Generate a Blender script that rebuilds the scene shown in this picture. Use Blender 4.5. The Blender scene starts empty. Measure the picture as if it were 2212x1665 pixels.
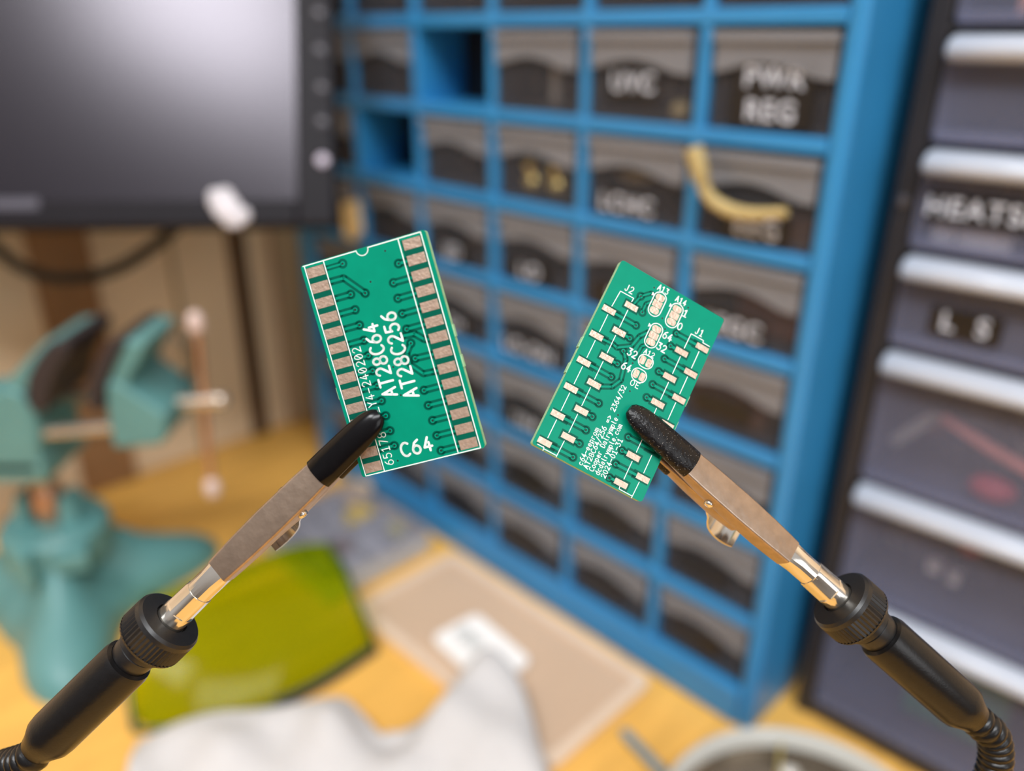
import bpy, math, random
from mathutils import Vector as V, Matrix as M

S = bpy.context.scene
COL = S.collection
# ------------------------------------------------------------------ camera
F, PITCH, ROLL, CAMZ = 1720.0, 0.4135, 0.00565, 0.3135
CAM = V((0, 0, CAMZ))
FW = V((0, math.cos(PITCH), -math.sin(PITCH)))
_u = V((0, math.sin(PITCH), math.cos(PITCH)))
RT = V((1, 0, 0)) * math.cos(ROLL) + _u * math.sin(ROLL)
UP = _u * math.cos(ROLL) - V((1, 0, 0)) * math.sin(ROLL)
cd = bpy.data.cameras.new('camera')
co = bpy.data.objects.new('camera', cd)
COL.objects.link(co)
mw = M.Identity(4)
for i in range(3):
    mw[i][0], mw[i][1], mw[i][2], mw[i][3] = RT[i], UP[i], -FW[i], CAM[i]
co.matrix_world = mw
cd.sensor_width, cd.sensor_fit = 36.0, 'HORIZONTAL'
cd.lens = F / 2212 * 36
cd.clip_start, cd.clip_end = 0.01, 50
cd.dof.use_dof = True
cd.dof.focus_distance = 0.1335
cd.dof.aperture_fstop = cd.lens / 4.6
S.camera = co
# ------------------------------------------------------------------ world, lights, exposure
S.view_settings.view_transform = 'Standard'
S.view_settings.look = 'None'
S.view_settings.exposure = 0.0
S.view_settings.gamma = 1.0
S.view_settings.use_curve_mapping = False
w = bpy.data.worlds.new('room_light')
S.world = w
w.use_nodes = True
nt = w.node_tree
nt.nodes.clear()
out = nt.nodes.new('ShaderNodeOutputWorld')
bg = nt.nodes.new('ShaderNodeBackground')
tc = nt.nodes.new('ShaderNodeTexCoord')
sep = nt.nodes.new('ShaderNodeSeparateXYZ')
rmp = nt.nodes.new('ShaderNodeValToRGB')
mr = nt.nodes.new('ShaderNodeMapRange')
mr.inputs['From Min'].default_value = -1
mr.inputs['From Max'].default_value = 1
nt.links.new(tc.outputs['Generated'], sep.inputs[0])
nt.links.new(sep.outputs['Z'], mr.inputs['Value'])
nt.links.new(mr.outputs[0], rmp.inputs[0])
nt.links.new(rmp.outputs[0], bg.inputs[0])
nt.links.new(bg.outputs[0], out.inputs[0])
cr = rmp.color_ramp
cr.elements[0].position, cr.elements[0].color = 0.35, (0.12, 0.095, 0.08, 1)
cr.elements[1].position, cr.elements[1].color = 0.95, (0.72, 0.72, 0.74, 1)
e = cr.elements.new(0.55); e.color = (0.34, 0.30, 0.275, 1)
bg.inputs[1].default_value = 0.9


def area(name, loc, target, sx, sy, power, col=(1, 1, 1)):
    l = bpy.data.lights.new(name, 'AREA')
    l.shape, l.size, l.size_y, l.energy, l.color = 'RECTANGLE', sx, sy, power, col
    o = bpy.data.objects.new(name, l)
    COL.objects.link(o)
    o.location = loc
    o.rotation_euler = (V(target) - V(loc)).to_track_quat('-Z', 'Y').to_euler()
    return o


area('ceiling_panel_light', (-0.50, -0.42, 1.45), (-0.1, 0.3, 0.1), 0.40, 0.30, 12.4, (0.97, 0.985, 1.0))
area('ceiling_tube_light', (0.16, -0.58, 1.30), (0.05, 0.35, 0.1), 0.8, 0.25, 12.9, (0.96, 0.98, 1.0))
area('side_fill_light', (0.72, -0.90, 0.62), (-0.25, 0.55, 0.1), 0.6, 0.6, 3.4, (0.97, 0.98, 1.0))  # added fill that brightens the panel under the monitor


# ------------------------------------------------------------------ helpers
def ray(px, py):
    return FW + RT * ((px - 1106) / F) - UP * ((py - 832.5) / F)


def at_z(px, py, z=0.0):
    r = ray(px, py)
    return CAM + r * ((z - CAMZ) / r.z)


def at_depth(px, py, d):
    return CAM + ray(px, py) * d


def on_plane(px, py, p0, n):
    r = ray(px, py)
    return CAM + r * ((p0 - CAM).dot(n) / r.dot(n))


def cam_dir(x, y, z):      # camera axes: right, down, forward
    return RT * x - UP * y + FW * z


def frame(o, x, y, z):
    m = M.Identity(4)
    for i in range(3):
        m[i][0], m[i][1], m[i][2], m[i][3] = x[i], y[i], z[i], o[i]
    return m


def lin(r, g, b):
    f = lambda c: (c / 255 / 12.92) if c / 255 <= 0.04045 else ((c / 255 + 0.055) / 1.055) ** 2.4
    return (f(r), f(g), f(b), 1)


MATS = {}


def mat(name, rgb, rough=0.5, metal=0.0, var=0.12, scale=60.0, bump=0.0, spec=0.5, coat=0.0, emit=0.0, bscale=None, stretch=None):
    if name in MATS:
        return MATS[name]
    m = bpy.data.materials.new(name)
    m.use_nodes = True
    t = m.node_tree
    b = t.nodes['Principled BSDF']
    c = lin(*rgb)
    b.inputs['Roughness'].default_value = rough
    b.inputs['Metallic'].default_value = metal
    b.inputs['Specular IOR Level'].default_value = spec
    b.inputs['Coat Weight'].default_value = coat
    tcn = t.nodes.new('ShaderNodeTexCoord')
    src = tcn.outputs['Object']
    if stretch:
        mp = t.nodes.new('ShaderNodeMapping')
        mp.inputs['Scale'].default_value = stretch
        t.links.new(src, mp.inputs['Vector'])
        src = mp.outputs[0]
    nz = t.nodes.new('ShaderNodeTexNoise')
    nz.inputs['Scale'].default_value = scale
    nz.inputs['Detail'].default_value = 4
    t.links.new(src, nz.inputs['Vector'])
    r = t.nodes.new('ShaderNodeValToRGB')
    r.color_ramp.elements[0].position, r.color_ramp.elements[1].position = 0.3, 0.7
    r.color_ramp.elements[0].color = tuple(x * (1 - var) for x in c[:3]) + (1,)
    r.color_ramp.elements[1].color = tuple(min(1, x * (1 + var)) for x in c[:3]) + (1,)
    t.links.new(nz.outputs['Fac'], r.inputs[0])
    t.links.new(r.outputs[0], b.inputs['Base Color'])
    if bump:
        bn = t.nodes.new('ShaderNodeBump')
        bn.inputs['Strength'].default_value = bump
        bn.inputs['Distance'].default_value = 0.0005
        n2 = t.nodes.new('ShaderNodeTexNoise')
        n2.inputs['Scale'].default_value = bscale or scale * 3
        t.links.new(src, n2.inputs['Vector'])
        t.links.new(n2.outputs['Fac'], bn.inputs['Height'])
        t.links.new(bn.outputs[0], b.inputs['Normal'])
    if emit:
        b.inputs['Emission Color'].default_value = c
        b.inputs['Emission Strength'].default_value = emit
    MATS[name] = m
    return m


def clear(name, tint, rgb, solid=0.3, rough=0.25, spec=0.5):
    """thin clear plastic: part of the light goes straight through, tinted, the rest is scattered and reflected"""
    if name in MATS:
        return MATS[name]
    m = mat(name, rgb, rough, var=0.06, scale=30, spec=spec)
    t = m.node_tree
    b = t.nodes['Principled BSDF']
    o = t.nodes['Material Output']
    tr = t.nodes.new('ShaderNodeBsdfTransparent')
    tr.inputs[0].default_value = tuple(tint) + (1,)
    mx = t.nodes.new('ShaderNodeMixShader')
    fr = t.nodes.new('ShaderNodeLayerWeight')
    fr.inputs[0].default_value = 0.5
    pw = t.nodes.new('ShaderNodeMath')
    pw.operation = 'POWER'
    pw.inputs[1].default_value = 4.0
    t.links.new(fr.outputs['Facing'], pw.inputs[0])
    mt = t.nodes.new('ShaderNodeMath')
    mt.operation = 'MULTIPLY_ADD'
    mt.use_clamp = True
    mt.inputs[1].default_value = 0.6
    mt.inputs[2].default_value = solid
    t.links.new(pw.outputs[0], mt.inputs[0])
    t.links.new(mt.outputs[0], mx.inputs[0])
    t.links.new(tr.outputs[0], mx.inputs[1])
    t.links.new(b.outputs[0], mx.inputs[2])
    t.links.new(mx.outputs[0], o.inputs['Surface'])
    return m


class MB:
    def __init__(s):
        s.v, s.f, s.mi = [], [], []

    def add(s, vs, fs, mi=0, mx=None):
        k = len(s.v)
        s.v += [tuple(mx @ V(p)) if mx else tuple(p) for p in vs]
        s.f += [tuple(i + k for i in f) for f in fs]
        s.mi += [mi] * len(fs)
        return s

    def box(s, x0, x1, y0, y1, z0, z1, mi=0, mx=None):
        vs = [(x, y, z) for z in (z0, z1) for y in (y0, y1) for x in (x0, x1)]
        return s.add(vs, [(0, 2, 3, 1), (4, 5, 7, 6), (0, 1, 5, 4), (2, 6, 7, 3), (0, 4, 6, 2), (1, 3, 7, 5)], mi, mx)

    def loft(s, rings, mi=0, mx=None, cap=True, closed=True):
        n = len(rings[0])
        vs = [p for r in rings for p in r]
        fs = []
        for a in range(len(rings) - 1):
            for i in range(n if closed else n - 1):
                j = (i + 1) % n
                fs.append((a * n + i, a * n + j, (a + 1) * n + j, (a + 1) * n + i))
        if cap and closed:
            fs.append(tuple(range(n - 1, -1, -1)))
            fs.append(tuple((len(rings) - 1) * n + i for i in range(n)))
        return s.add(vs, fs, mi, mx)

    def lathe(s, prof, n=32, mi=0, mx=None, cap=True, fr=None):
        rings = []
        for r, z in prof:
            rings.append([((fr(i) if fr else 1) * r * math.cos(2 * math.pi * i / n), (fr(i) if fr else 1) * r * math.sin(2 * math.pi * i / n), z) for i in range(n)])
        return s.loft(rings, mi, mx, cap)

    def prism(s, poly, z0, z1, mi=0, mx=None):
        return s.loft([[(x, y, z0) for x, y in poly], [(x, y, z1) for x, y in poly]], mi, mx)

    def tube(s, pts, r, n=14, mi=0, cap=True, mx=None):
        pts = [V(p) for p in pts]
        rs = r if isinstance(r, (list, tuple)) else [r] * len(pts)
        t0 = (pts[1] - pts[0]).normalized()
        a = t0.orthogonal().normalized()
        rings = []
        for i, p in enumerate(pts):
            t = (pts[min(i + 1, len(pts) - 1)] - pts[max(i - 1, 0)]).normalized()
            a = (a - t * a.dot(t)).normalized()
            b = t.cross(a)
            rings.append([p + (a * math.cos(2 * math.pi * k / n) + b * math.sin(2 * math.pi * k / n)) * rs[i] for k in range(n)])
        return s.loft(rings, mi, mx, cap)

    def ball(s, c, rx, ry=None, rz=None, n=20, mi=0, mx=None):
        ry, rz = ry or rx, rz or rx
        rings = []
        for a in range(1, n // 2):
            th = math.pi * a / (n // 2)
            rings.append([(c[0] + rx * math.sin(th) * math.cos(2 * math.pi * i / n), c[1] + ry * math.sin(th) * math.sin(2 * math.pi * i / n), c[2] - rz * math.cos(th)) for i in range(n)])
        return s.loft(rings, mi, mx)

    def build(s, name, mats, parent=None, mx=None, smooth=None, bevel=0.0, seg=2, sub=0):
        me = bpy.data.meshes.new(name)
        me.from_pydata(s.v, [], s.f)
        for m in (mats if isinstance(mats, (list, tuple)) else [mats]):
            me.materials.append(m)
        me.polygons.foreach_set('material_index', s.mi)
        import bmesh
        bm = bmesh.new()
        bm.from_mesh(me)
        bmesh.ops.recalc_face_normals(bm, faces=bm.faces)
        bm.to_mesh(me)
        bm.free()
        if smooth:
            me.polygons.foreach_set('use_smooth', [True] * len(me.polygons))
            me.set_sharp_from_angle(angle=math.radians(smooth))
        me.update()
        o = bpy.data.objects.new(name, me)
        COL.objects.link(o)
        if mx is not None:
            o.matrix_world = mx
        if parent is not None:
            o.parent = parent
        if sub:
            md = o.modifiers.new('smooth', 'SUBSURF')
            md.levels = md.render_levels = sub
        if bevel:
            md = o.modifiers.new('edge', 'BEVEL')
            md.width, md.segments, md.limit_method, md.angle_limit = bevel, seg, 'ANGLE', math.radians(40)
            me.polygons.foreach_set('use_smooth', [True] * len(me.polygons))
            md.harden_normals = True
        return o


def tag(o, label=None, cat=None, group=None, kind=None):
    for k, v in (('label', label), ('category', cat), ('group', group), ('kind', kind)):
        if v:
            o[k] = v
    return o


def thing(name, label, cat, mx=None, group=None):
    o = bpy.data.objects.new(name, None)
    o.empty_display_size = 0.01
    COL.objects.link(o)
    if mx is not None:
        o.matrix_world = mx
    return tag(o, label, cat, group)


def smoothpath(pts, n=8):
    pts = [V(p) for p in pts]
    P = [pts[0] * 2 - pts[1]] + pts + [pts[-1] * 2 - pts[-2]]
    o = []
    for i in range(1, len(P) - 2):
        for k in range(n):
            t = k / n
            a, b, c, d = P[i - 1], P[i], P[i + 1], P[i + 2]
            o.append(0.5 * ((2 * b) + (c - a) * t + (2 * a - 5 * b + 4 * c - d) * t * t + (3 * b - a - 3 * c + d) * t ** 3))
    o.append(pts[-1])
    return o


def text_geo(body, size):
    c = bpy.data.curves.new('t', 'FONT')
    c.body, c.size, c.align_x, c.align_y, c.space_character, c.offset = body, size, 'CENTER', 'CENTER', 1.15, size * 0.02
    o = bpy.data.objects.new('t', c)
    COL.objects.link(o)
    bpy.context.view_layer.update()
    me = o.evaluated_get(bpy.context.evaluated_depsgraph_get()).to_mesh()
    vs = [tuple(v.co) for v in me.vertices]
    fs = [tuple(p.vertices) for p in me.polygons]
    bpy.data.objects.remove(o)
    bpy.data.curves.remove(c)
    return vs, fs


def rrect(x0, x1, y0, y1, r, n=5):
    o = []
    for cx, cy, a in ((x1 - r, y1 - r, 0), (x0 + r, y1 - r, 90), (x0 + r, y0 + r, 180), (x1 - r, y0 + r, 270)):
        for k in range(n + 1):
            t = math.radians(a + 90 * k / n)
            o.append((cx + r * math.cos(t), cy + r * math.sin(t)))
    return o


# room axes: D runs along the blue cabinet's front to the left, N goes into the cabinet
YAW = 2.35456
D = V((math.cos(YAW), math.sin(YAW), 0))
N = V((D.y, -D.x, 0))
Z = V((0, 0, 1))
PANEL_D, WALL_D, WALL_N = 0.584, 0.70, 0.50


def dn(d, n, z=0.0):
    return D * d + N * n + Z * z


# ------------------------------------------------------------------ setting: desk, walls, floor
wood = mat('pine_wood', (232, 178, 88), 0.5, var=0.14, scale=14, stretch=(9, 1.2, 1), bump=0.1, bscale=30)
ROOM = frame(V((0, 0, 0)), -D, N, Z)      # local x = -D, y = N
b = MB()
b.box(-WALL_D + 0.001, 0.55, -0.42, WALL_N - 0.001, -0.03, 0.0)
desk = b.build('workbench', wood, None, ROOM, bevel=0.002)
tag(desk, 'yellow pine workbench top that everything stands on', 'workbench')
leg = mat('desk_leg', (90, 80, 70), 0.5)
for x in (-WALL_D + 0.05, 0.50):
    for y in (-0.38, WALL_N - 0.05):
        l = MB().box(x - 0.025, x + 0.025, y - 0.025, y + 0.025, -0.72, -0.03).build('leg', leg, desk, bevel=0.003)
wallm = mat('beige_wall', (228, 204, 172), 0.8, var=0.05, scale=8)
b = MB().box(-WALL_D - 0.1, -WALL_D, -1.2, WALL_N + 0.1, -0.72, 1.9)
tag(b.build('wall_left', wallm, None, ROOM), kind='structure')
b = MB().box(-WALL_D, 1.4, WALL_N, WALL_N + 0.1, -0.72, 1.9)
tag(b.build('wall_back', wallm, None, ROOM), kind='structure')
b = MB().box(-WALL_D - 0.1, 1.4, -1.2, WALL_N + 0.1, -0.76, -0.72)
tag(b.build('floor', mat('grey_floor', (120, 112, 104), 0.6), None, ROOM), kind='structure')


# beige upstand panel along the back of the bench; strip places found from the photograph's edges
def panel_n(px, py):
    return on_plane(px, py, D * PANEL_D, D).dot(N)


PH_ = 0.212
b = MB().box(-PANEL_D - 0.018, -PANEL_D, -0.30, 0.485, 0.0004, PH_)
pnl = b.build('back_panel', mat('beige_panel', (232, 208, 176), 0.75, var=0.06, scale=10), None, ROOM, bevel=0.0015)
tag(pnl, 'beige upright panel with dark strips along the workbench edge, behind the vise', 'panel')
for nm_, xa_, xb_, th_, rgb_ in (('panel_strip', 513, 548, 0.004, (84, 58, 32)), ('panel_strip', 600, 607, 0.003, (176, 142, 112)), ('panel_strip', 388, 396, 0.003, (160, 144, 110)), ('panel_strip', 95, 225, 0.004, (150, 110, 72))):  # the widest is just a brown band on the panel's left
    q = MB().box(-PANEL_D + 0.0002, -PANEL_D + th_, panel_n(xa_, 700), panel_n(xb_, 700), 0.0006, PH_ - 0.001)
    q.build(nm_, mat('panel_strip_%d' % xa_, rgb_, 0.7), pnl)

# ------------------------------------------------------------------ tape labels
tape = mat('black_tape', (20, 18, 20), 0.35)
tape_txt = mat('tape_lettering', (196, 202, 216), 0.5)


def tape_label(lines, wdt, hgt, parent, mx, size):
    b = MB()
    b.box(-wdt / 2, wdt / 2, -hgt / 2, hgt / 2, 0, 0.0003, 0, mx)
    for i, tx in enumerate(lines):
        vs, fs = text_geo(tx, size)
        y = hgt / 2 - hgt * (i + 0.5) / len(lines)
        b.add([(x, yy + y, 0.0005) for x, yy, _ in vs], fs, 1, mx)
    return b.build('label_tape', [tape, tape_txt], parent)


# ------------------------------------------------------------------ blue drawer cabinet
W, H = 0.06, 0.04314
C0 = V((0.11548, 0.29108, 0))
ZC = CAMZ + 0.00714
CAB = frame(C0, -D, N, Z)
blue = mat('blue_enamel', (46, 131, 188), 0.36, var=0.05, scale=20)
cab = thing('drawer_cabinet', 'blue metal cabinet with many small clear drawers, behind the circuit boards', 'cabinet', CAB)
zr = lambda v: ZC - v * H
b = MB()
XL, XR, DEP, ZT = -6.33 * W, 0.0022, 0.16, zr(-1.45)
b.box(-0.0052, XR - 0.0006, 0.004, DEP, 0.0, ZT)
b.box(XL, -6.03 * W, 0, DEP, 0.0, ZT)
b.box(XL, XR, DEP - 0.002, DEP, 0.0, ZT)
b.box(-6.04 * W, -0.005, -0.001, DEP, 0.001, zr(6.92))
b.box(-6.04 * W, -0.005, -0.001, DEP, zr(-1) - 0.003, ZT)
for v in range(0, 7):
    b.box(-6.04 * W, -0.005, 0, DEP, zr(v) - 0.003, zr(v) + 0.003)
for u in range(1, 6):
    b.box(-u * W - 0.0026, -u * W + 0.0026, 0.0005, DEP, 0.01, ZT - 0.01)
b.build('cabinet_body', blue, cab, bevel=0.0014)
b = MB()
b.box(-0.0056, XR, -0.0006, 0.009, 0.0, ZT)
b.build('corner_post', blue, cab, bevel=0.0034, seg=4)
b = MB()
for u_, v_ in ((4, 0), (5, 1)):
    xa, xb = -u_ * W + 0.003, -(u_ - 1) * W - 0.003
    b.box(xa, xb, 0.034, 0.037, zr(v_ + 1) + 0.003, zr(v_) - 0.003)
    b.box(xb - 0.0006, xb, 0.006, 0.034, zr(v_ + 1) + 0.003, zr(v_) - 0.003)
b.build('slot_black_sheet', mat('slot_black', (16, 15, 17), 0.6), cab)  # black sheets at the back and right wall of the empty slots
drw = clear('clear_drawer', (0.78, 0.77, 0.76), (136, 136, 144), 0.10, 0.3)
pullm = clear('frosted_drawer_pull', (0.72, 0.70, 0.68), (164, 166, 174), 0.44, 0.26)
rnd = random.Random(4)
texts = {(1, 0): ['PWR', 'REG'], (2, 0): ['UVC'], (2, 1): ['LCHC'], (1, 1): ['EEG'], (3, 2): ['LO', ], (4, 2): ['IJD'], (1, 2): ['1EGC'],
         (3, 3): ['LO-ON'], (4, 3): ['CH'], (3, 4): ['1N4'], (2, 2): ['IC']}
empty = {(4, 0), (5, 1)}
heap = MB()
dcount = 0
for u in range(1, 7):
    for v in range(-1, 7):
        if (u, v) in empty:
            continue
        x0 = -u * W + 0.0038 if u < 6 else -6 * W + 0.002
        x1 = -(u - 1) * W - 0.0038 - (0.0022 if u == 1 else 0)
        zt = zr(v) - 0.0048
        zb = zr(v + 1) + 0.0034 if v < 6 else zr(6.92) + 0.0008
        hh = zt - zb
        y0 = rnd.uniform(0.001, 0.004)
        t = 0.0011
        b = MB()
        b.box(x0, x1, y0, y0 + t, zb, zt)
        b.box(x0, x1, y0 + 0.13, y0 + 0.13 + t, zb, zt - 0.004)
        b.box(x0, x0 + t, y0 + t, y0 + 0.13, zb, zt - 0.004)
        b.box(x1 - t, x1, y0 + t, y0 + 0.13, zb, zt - 0.004)
        b.box(x0 + t, x1 - t, y0 + t, y0 + 0.13, zb, zb + t)
        d = b.build('drawer', drw, cab)
        # pull: a bar along the top and an arched apron below it
        b = MB()
        n = 14
        ring0, ring1 = [], []
        for k in range(n + 1):
            f = k / n
            x = x0 + 0.001 + (x1 - x0 - 0.002) * f
            zz = zt - hh * (0.42 - 0.12 * math.sin(math.pi * min(1, f * 1.12)) ** 1.3 + 0.04 * f)
            ring0.append((x, zz))
        poly = [(x1 - 0.001, zt), (x0 + 0.001, zt)] + ring0
        fr_, bk = [(x, y0 - 0.0022, z) for x, z in poly], [(x, y0 - 0.0002, z) for x, z in poly]
        m_ = len(poly)
        fs = [tuple(range(m_)), tuple(range(2 * m_ - 1, m_ - 1, -1))] + [(i, m_ + i, m_ + (i + 1) % m_, (i + 1) % m_) for i in range(m_)]
        b.add(fr_ + bk, fs)
        b.box(x0 + 0.0005, x1 - 0.0005, y0 - 0.0042, y0 - 0.0003, zt - 0.0036, zt)
        b.build('drawer_pull', pullm, d)
        key = (u, v)
        if key in texts:
            tx = texts[key]
            hgt = 0.0235 if len(tx) > 1 else 0.0125
            cz = zb + hh * (0.37 if len(tx) > 1 else (0.42 if v < 1 else 0.19))
            wd = {(1, 0): 0.034, (2, 0): 0.026, (1, 1): 0.028}.get(key, 0.03)
            cx = (x0 + x1) / 2 + {(1, 0): 0.001, (2, 0): -0.003, (1, 1): 0.002}.get(key, -0.004)
            tape_label(tx, wd, hgt, d, M.Translation((cx, y0 - 0.0006, cz)) @ M.Rotation(math.pi / 2, 4, 'X'), 0.0105)
        elif v >= 2 and u <= 4:
            tape_label(['  '], 0.028, 0.009, d, M.Translation(((x0 + x1) / 2 - 0.004, y0 - 0.0006, zb + hh * 0.36)) @ M.Rotation(math.pi / 2, 4, 'X'), 0.008)
        for k in range(26):
            s_ = rnd.uniform(0.002, 0.006)
            px, py = rnd.uniform(x0 + 0.009, x1 - 0.009), y0 + rnd.uniform(0.011, 0.09)
            pz = zb + t + rnd.uniform(0.006, hh * 0.42)
            mx = M.Translation((px, py, pz)) @ M.Rotation(rnd.uniform(0, 3), 4, 'X') @ M.Rotation(rnd.uniform(0, 3), 4, 'Z')
            heap.box(-s_, s_, -s_ * 0.5, s_ * 0.5, -s_ * 0.4, s_ * 0.4, rnd.choice([0, 0, 0, 1, 1, 2, 3]), mx)
hp = heap.build('loose_components', [mat('part_black', (26, 24, 26), 0.5), mat('part_brown', (88, 72, 62), 0.6), mat('part_grey', (120, 116, 116), 0.4, 0.6), mat('part_tan', (150, 124, 84), 0.6)], None, CAB)
tag(hp, 'loose dark electronic components lying in the clear drawers of the blue cabinet', 'components', kind='stuff')


def cabpt(u, v, y):
    return (-u * W, y, zr(v))


def cabmesh(b, name, mats, label, cat, group=None, **kw):
    o = b.build(name, mats, None, CAB, **kw)
    return tag(o, label, cat, group)


# things seen in or on single drawers
yel = mat('yellow_wire', (178, 158, 106), 0.6)
b = MB()
b.tube(smoothpath([cabpt(0.90, 1.08, -0.010), cabpt(0.86, 1.22, -0.0095), cabpt(0.84, 1.36, -0.0085)], 6), 0.0036)
b.tube(smoothpath([cabpt(0.84, 1.33, -0.0085), cabpt(0.80, 1.47, -0.0072), cabpt(0.72, 1.58, -0.0058)], 6), 0.0026)
b.tube(smoothpath([cabpt(0.80, 1.47, -0.0072), cabpt(0.74, 1.55, -0.0060), cabpt(0.62, 1.61, -0.0052), cabpt(0.46, 1.61, -0.0052), cabpt(0.24, 1.55, -0.0052)], 6), [0.0019 + 0.0009 * math.sin(math.pi * k / 24) for k in range(25)])
cabmesh(b, 'ribbon_cable', yel, 'pale yellow cable end hanging over the front of the EEG drawer', 'cable', smooth=60)
gold = mat('brass', (206, 186, 120), 0.3, 0.8)
for k, (du, nm) in enumerate(((2.62, 'left'), (2.34, 'right'))):
    b = MB()
    p = cabpt(du, 1.70, 0.009)
    b.lathe([(0.0034, -0.004), (0.0055, -0.002), (0.0055, 0.002), (0.0030, 0.004), (0.0030, 0.010)], 16, 0, M.Translation(p) @ M.Rotation(math.radians(25), 4, 'X'))
    cabmesh(b, 'brass_fitting', gold, 'round brass fitting in the clear drawer with dark green board, %s' % ('nearer the monitor' if k == 0 else 'farther from the monitor'), 'fitting', 'brass fittings in one drawer', smooth=40)
b = MB().box(*[-2.78 * W, -2.16 * W], 0.016, 0.018, zr(1.92), zr(1.42))
cabmesh(b, 'board_scrap', mat('dark_green_board', (18, 62, 50), 0.4), 'dark green board standing in drawer behind the brass fittings', 'circuit board')
b = MB().tube(smoothpath([cabpt(3.16, 1.20, 0.012), cabpt(3.12, 1.4, 0.008), cabpt(3.13, 1.62, 0.010)], 6), 0.0034)
cabmesh(b, 'red_wire', mat('pink_plastic', (206, 120, 112), 0.4), 'thick pink wire at the end of drawer right of the lower empty slot', 'wire', smooth=60)
b = MB().box(-3.55 * W, -3.2 * W, 0.008, 0.014, zr(1.62), zr(1.38))
b = MB()
b.ball(cabpt(1.24, 0.82, 0.010), 0.0045)
cabmesh(b, 'cream_cap', mat('cream_plastic', (206, 186, 140), 0.4), 'small cream round cap in the drawer labelled UVC', 'cap', smooth=60)
b = MB()
b.ball(cabpt(1.58, 1.50, 0.010), 0.010, 0.004, 0.0035)
cabmesh(b, 'tan_capacitor', mat('tan_plastic', (176, 158, 112), 0.45), 'tan oval capacitor lying above the LCHC tape in drawer', 'capacitor', smooth=60)
b = MB().box(-0.55 * W, -0.10 * W, 0.012, 0.03, zr(1.92), zr(1.66))
cabmesh(b, 'brown_block', mat('brown_block', (146, 98, 56), 0.6), 'brown block in the lower corner of the EEG drawer', 'block', bevel=0.001)
b = MB().box(-0.62 * W, -0.12 * W, 0.010, 0.03, zr(2.82), zr(2.45))
cabmesh(b, 'brown_coil_box', mat('rust_block', (118, 66, 40), 0.6), 'rust brown block in drawer right beside the right circuit board', 'block', bevel=0.001)
b = MB().box(-0.95 * W, -0.3 * W, 0.010, 0.03, zr(3.86), zr(3.42))
cabmesh(b, 'amber_spool', mat('amber_block', (128, 82, 42), 0.5), 'dark amber block in drawer just above the right clip sleeve', 'block', bevel=0.001)
b = MB().tube([cabpt(2.36, 0.36, 0.006), cabpt(2.36, 0.84, 0.006)], 0.0022)
cabmesh(b, 'glass_tube', mat('pale_glass', (176, 172, 170), 0.2), 'pale upright tube in drawer right of the upper empty slot', 'tube', smooth=60)
tan = mat('tan_paper', (236, 208, 150), 0.7)
tp = [on_plane(px, py, C0 - N * 0.012, N) for px, py in ((738, 440), (768, 432), (778, 500), (762, 522), (744, 512))]
tp = [CAB.inverted() @ p for p in tp]
b = MB().loft([[(p.x, p.y, p.z) for p in tp], [(p.x, p.y + 0.002, p.z) for p in tp]])
cabmesh(b, 'paper_tag', tan, 'tan paper tag sticking out of drawer beside the monitor corner', 'tag')

# ------------------------------------------------------------------ black drawer cabinet
A = V((0.14489749, 0.30720717, 0))
BX = V((0.739, -0.6737, 0)).normalized()
BY = V((-BX.y, BX.x, 0))
BLK = frame(A, BX, BY, Z)
bk = thing('drawer_cabinet', 'black plastic cabinet with wide clear drawers, right of the blue cabinet', 'cabinet', BLK)
blackp = mat('black_cabinet_plastic', (38, 36, 39), 0.42, var=0.08)
BW, BD, BT = 0.128, 0.15, 0.40
rows = [(0.0110, 0.0785, 1), (0.0810, 0.1366, 1), (0.1392, 0.1980, 1), (0.2012, 0.2374, 0), (0.2403, 0.2767, 0), (0.2792, 0.3150, 0), (0.3180, 0.3540, 0), (0.3570, 0.393, 0)]
b = MB()
b.box(0, 0.0075, 0, BD, 0.0, BT)
b.box(BW - 0.006, BW, 0, BD, 0.0, BT)
b.box(0.003, BW - 0.003, BD - 0.002, BD, 0.0, BT)
b.box(0.005, BW - 0.004, 0, BD, 0.0015, 0.0098)
b.box(0.005, BW - 0.004, 0, BD, 0.394, BT)
for k in range(len(rows) - 1):
    b.box(0.005, BW - 0.004, 0.001, BD, rows[k][1] + 0.0004, rows[k + 1][0] - 0.0002)
b.box(0.0635, 0.0655, 0.001, BD, 0.199, 0.395)
b.build('cabinet_body', blackp, bk, bevel=0.0012)
MB().lathe([(0.0001, 0), (0.0016, 0.0003), (0.0022, 0.0014), (0.0022, 0.0016)], 14, 0, M.Translation((0.0038, -0.0016, 0.2572)) @ M.Rotation(-math.pi / 2, 4, 'X')).build('screw', mat('grey_screw', (120, 118, 124), 0.3, 0.7), bk, smooth=50)
milk = clear('milky_drawer', (0.88, 0.88, 0.92), (150, 154, 178), 0.2, 0.3)
lipm = mat('frosted_lip', (182, 188, 200), 0.26, var=0.04, scale=15)


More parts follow.
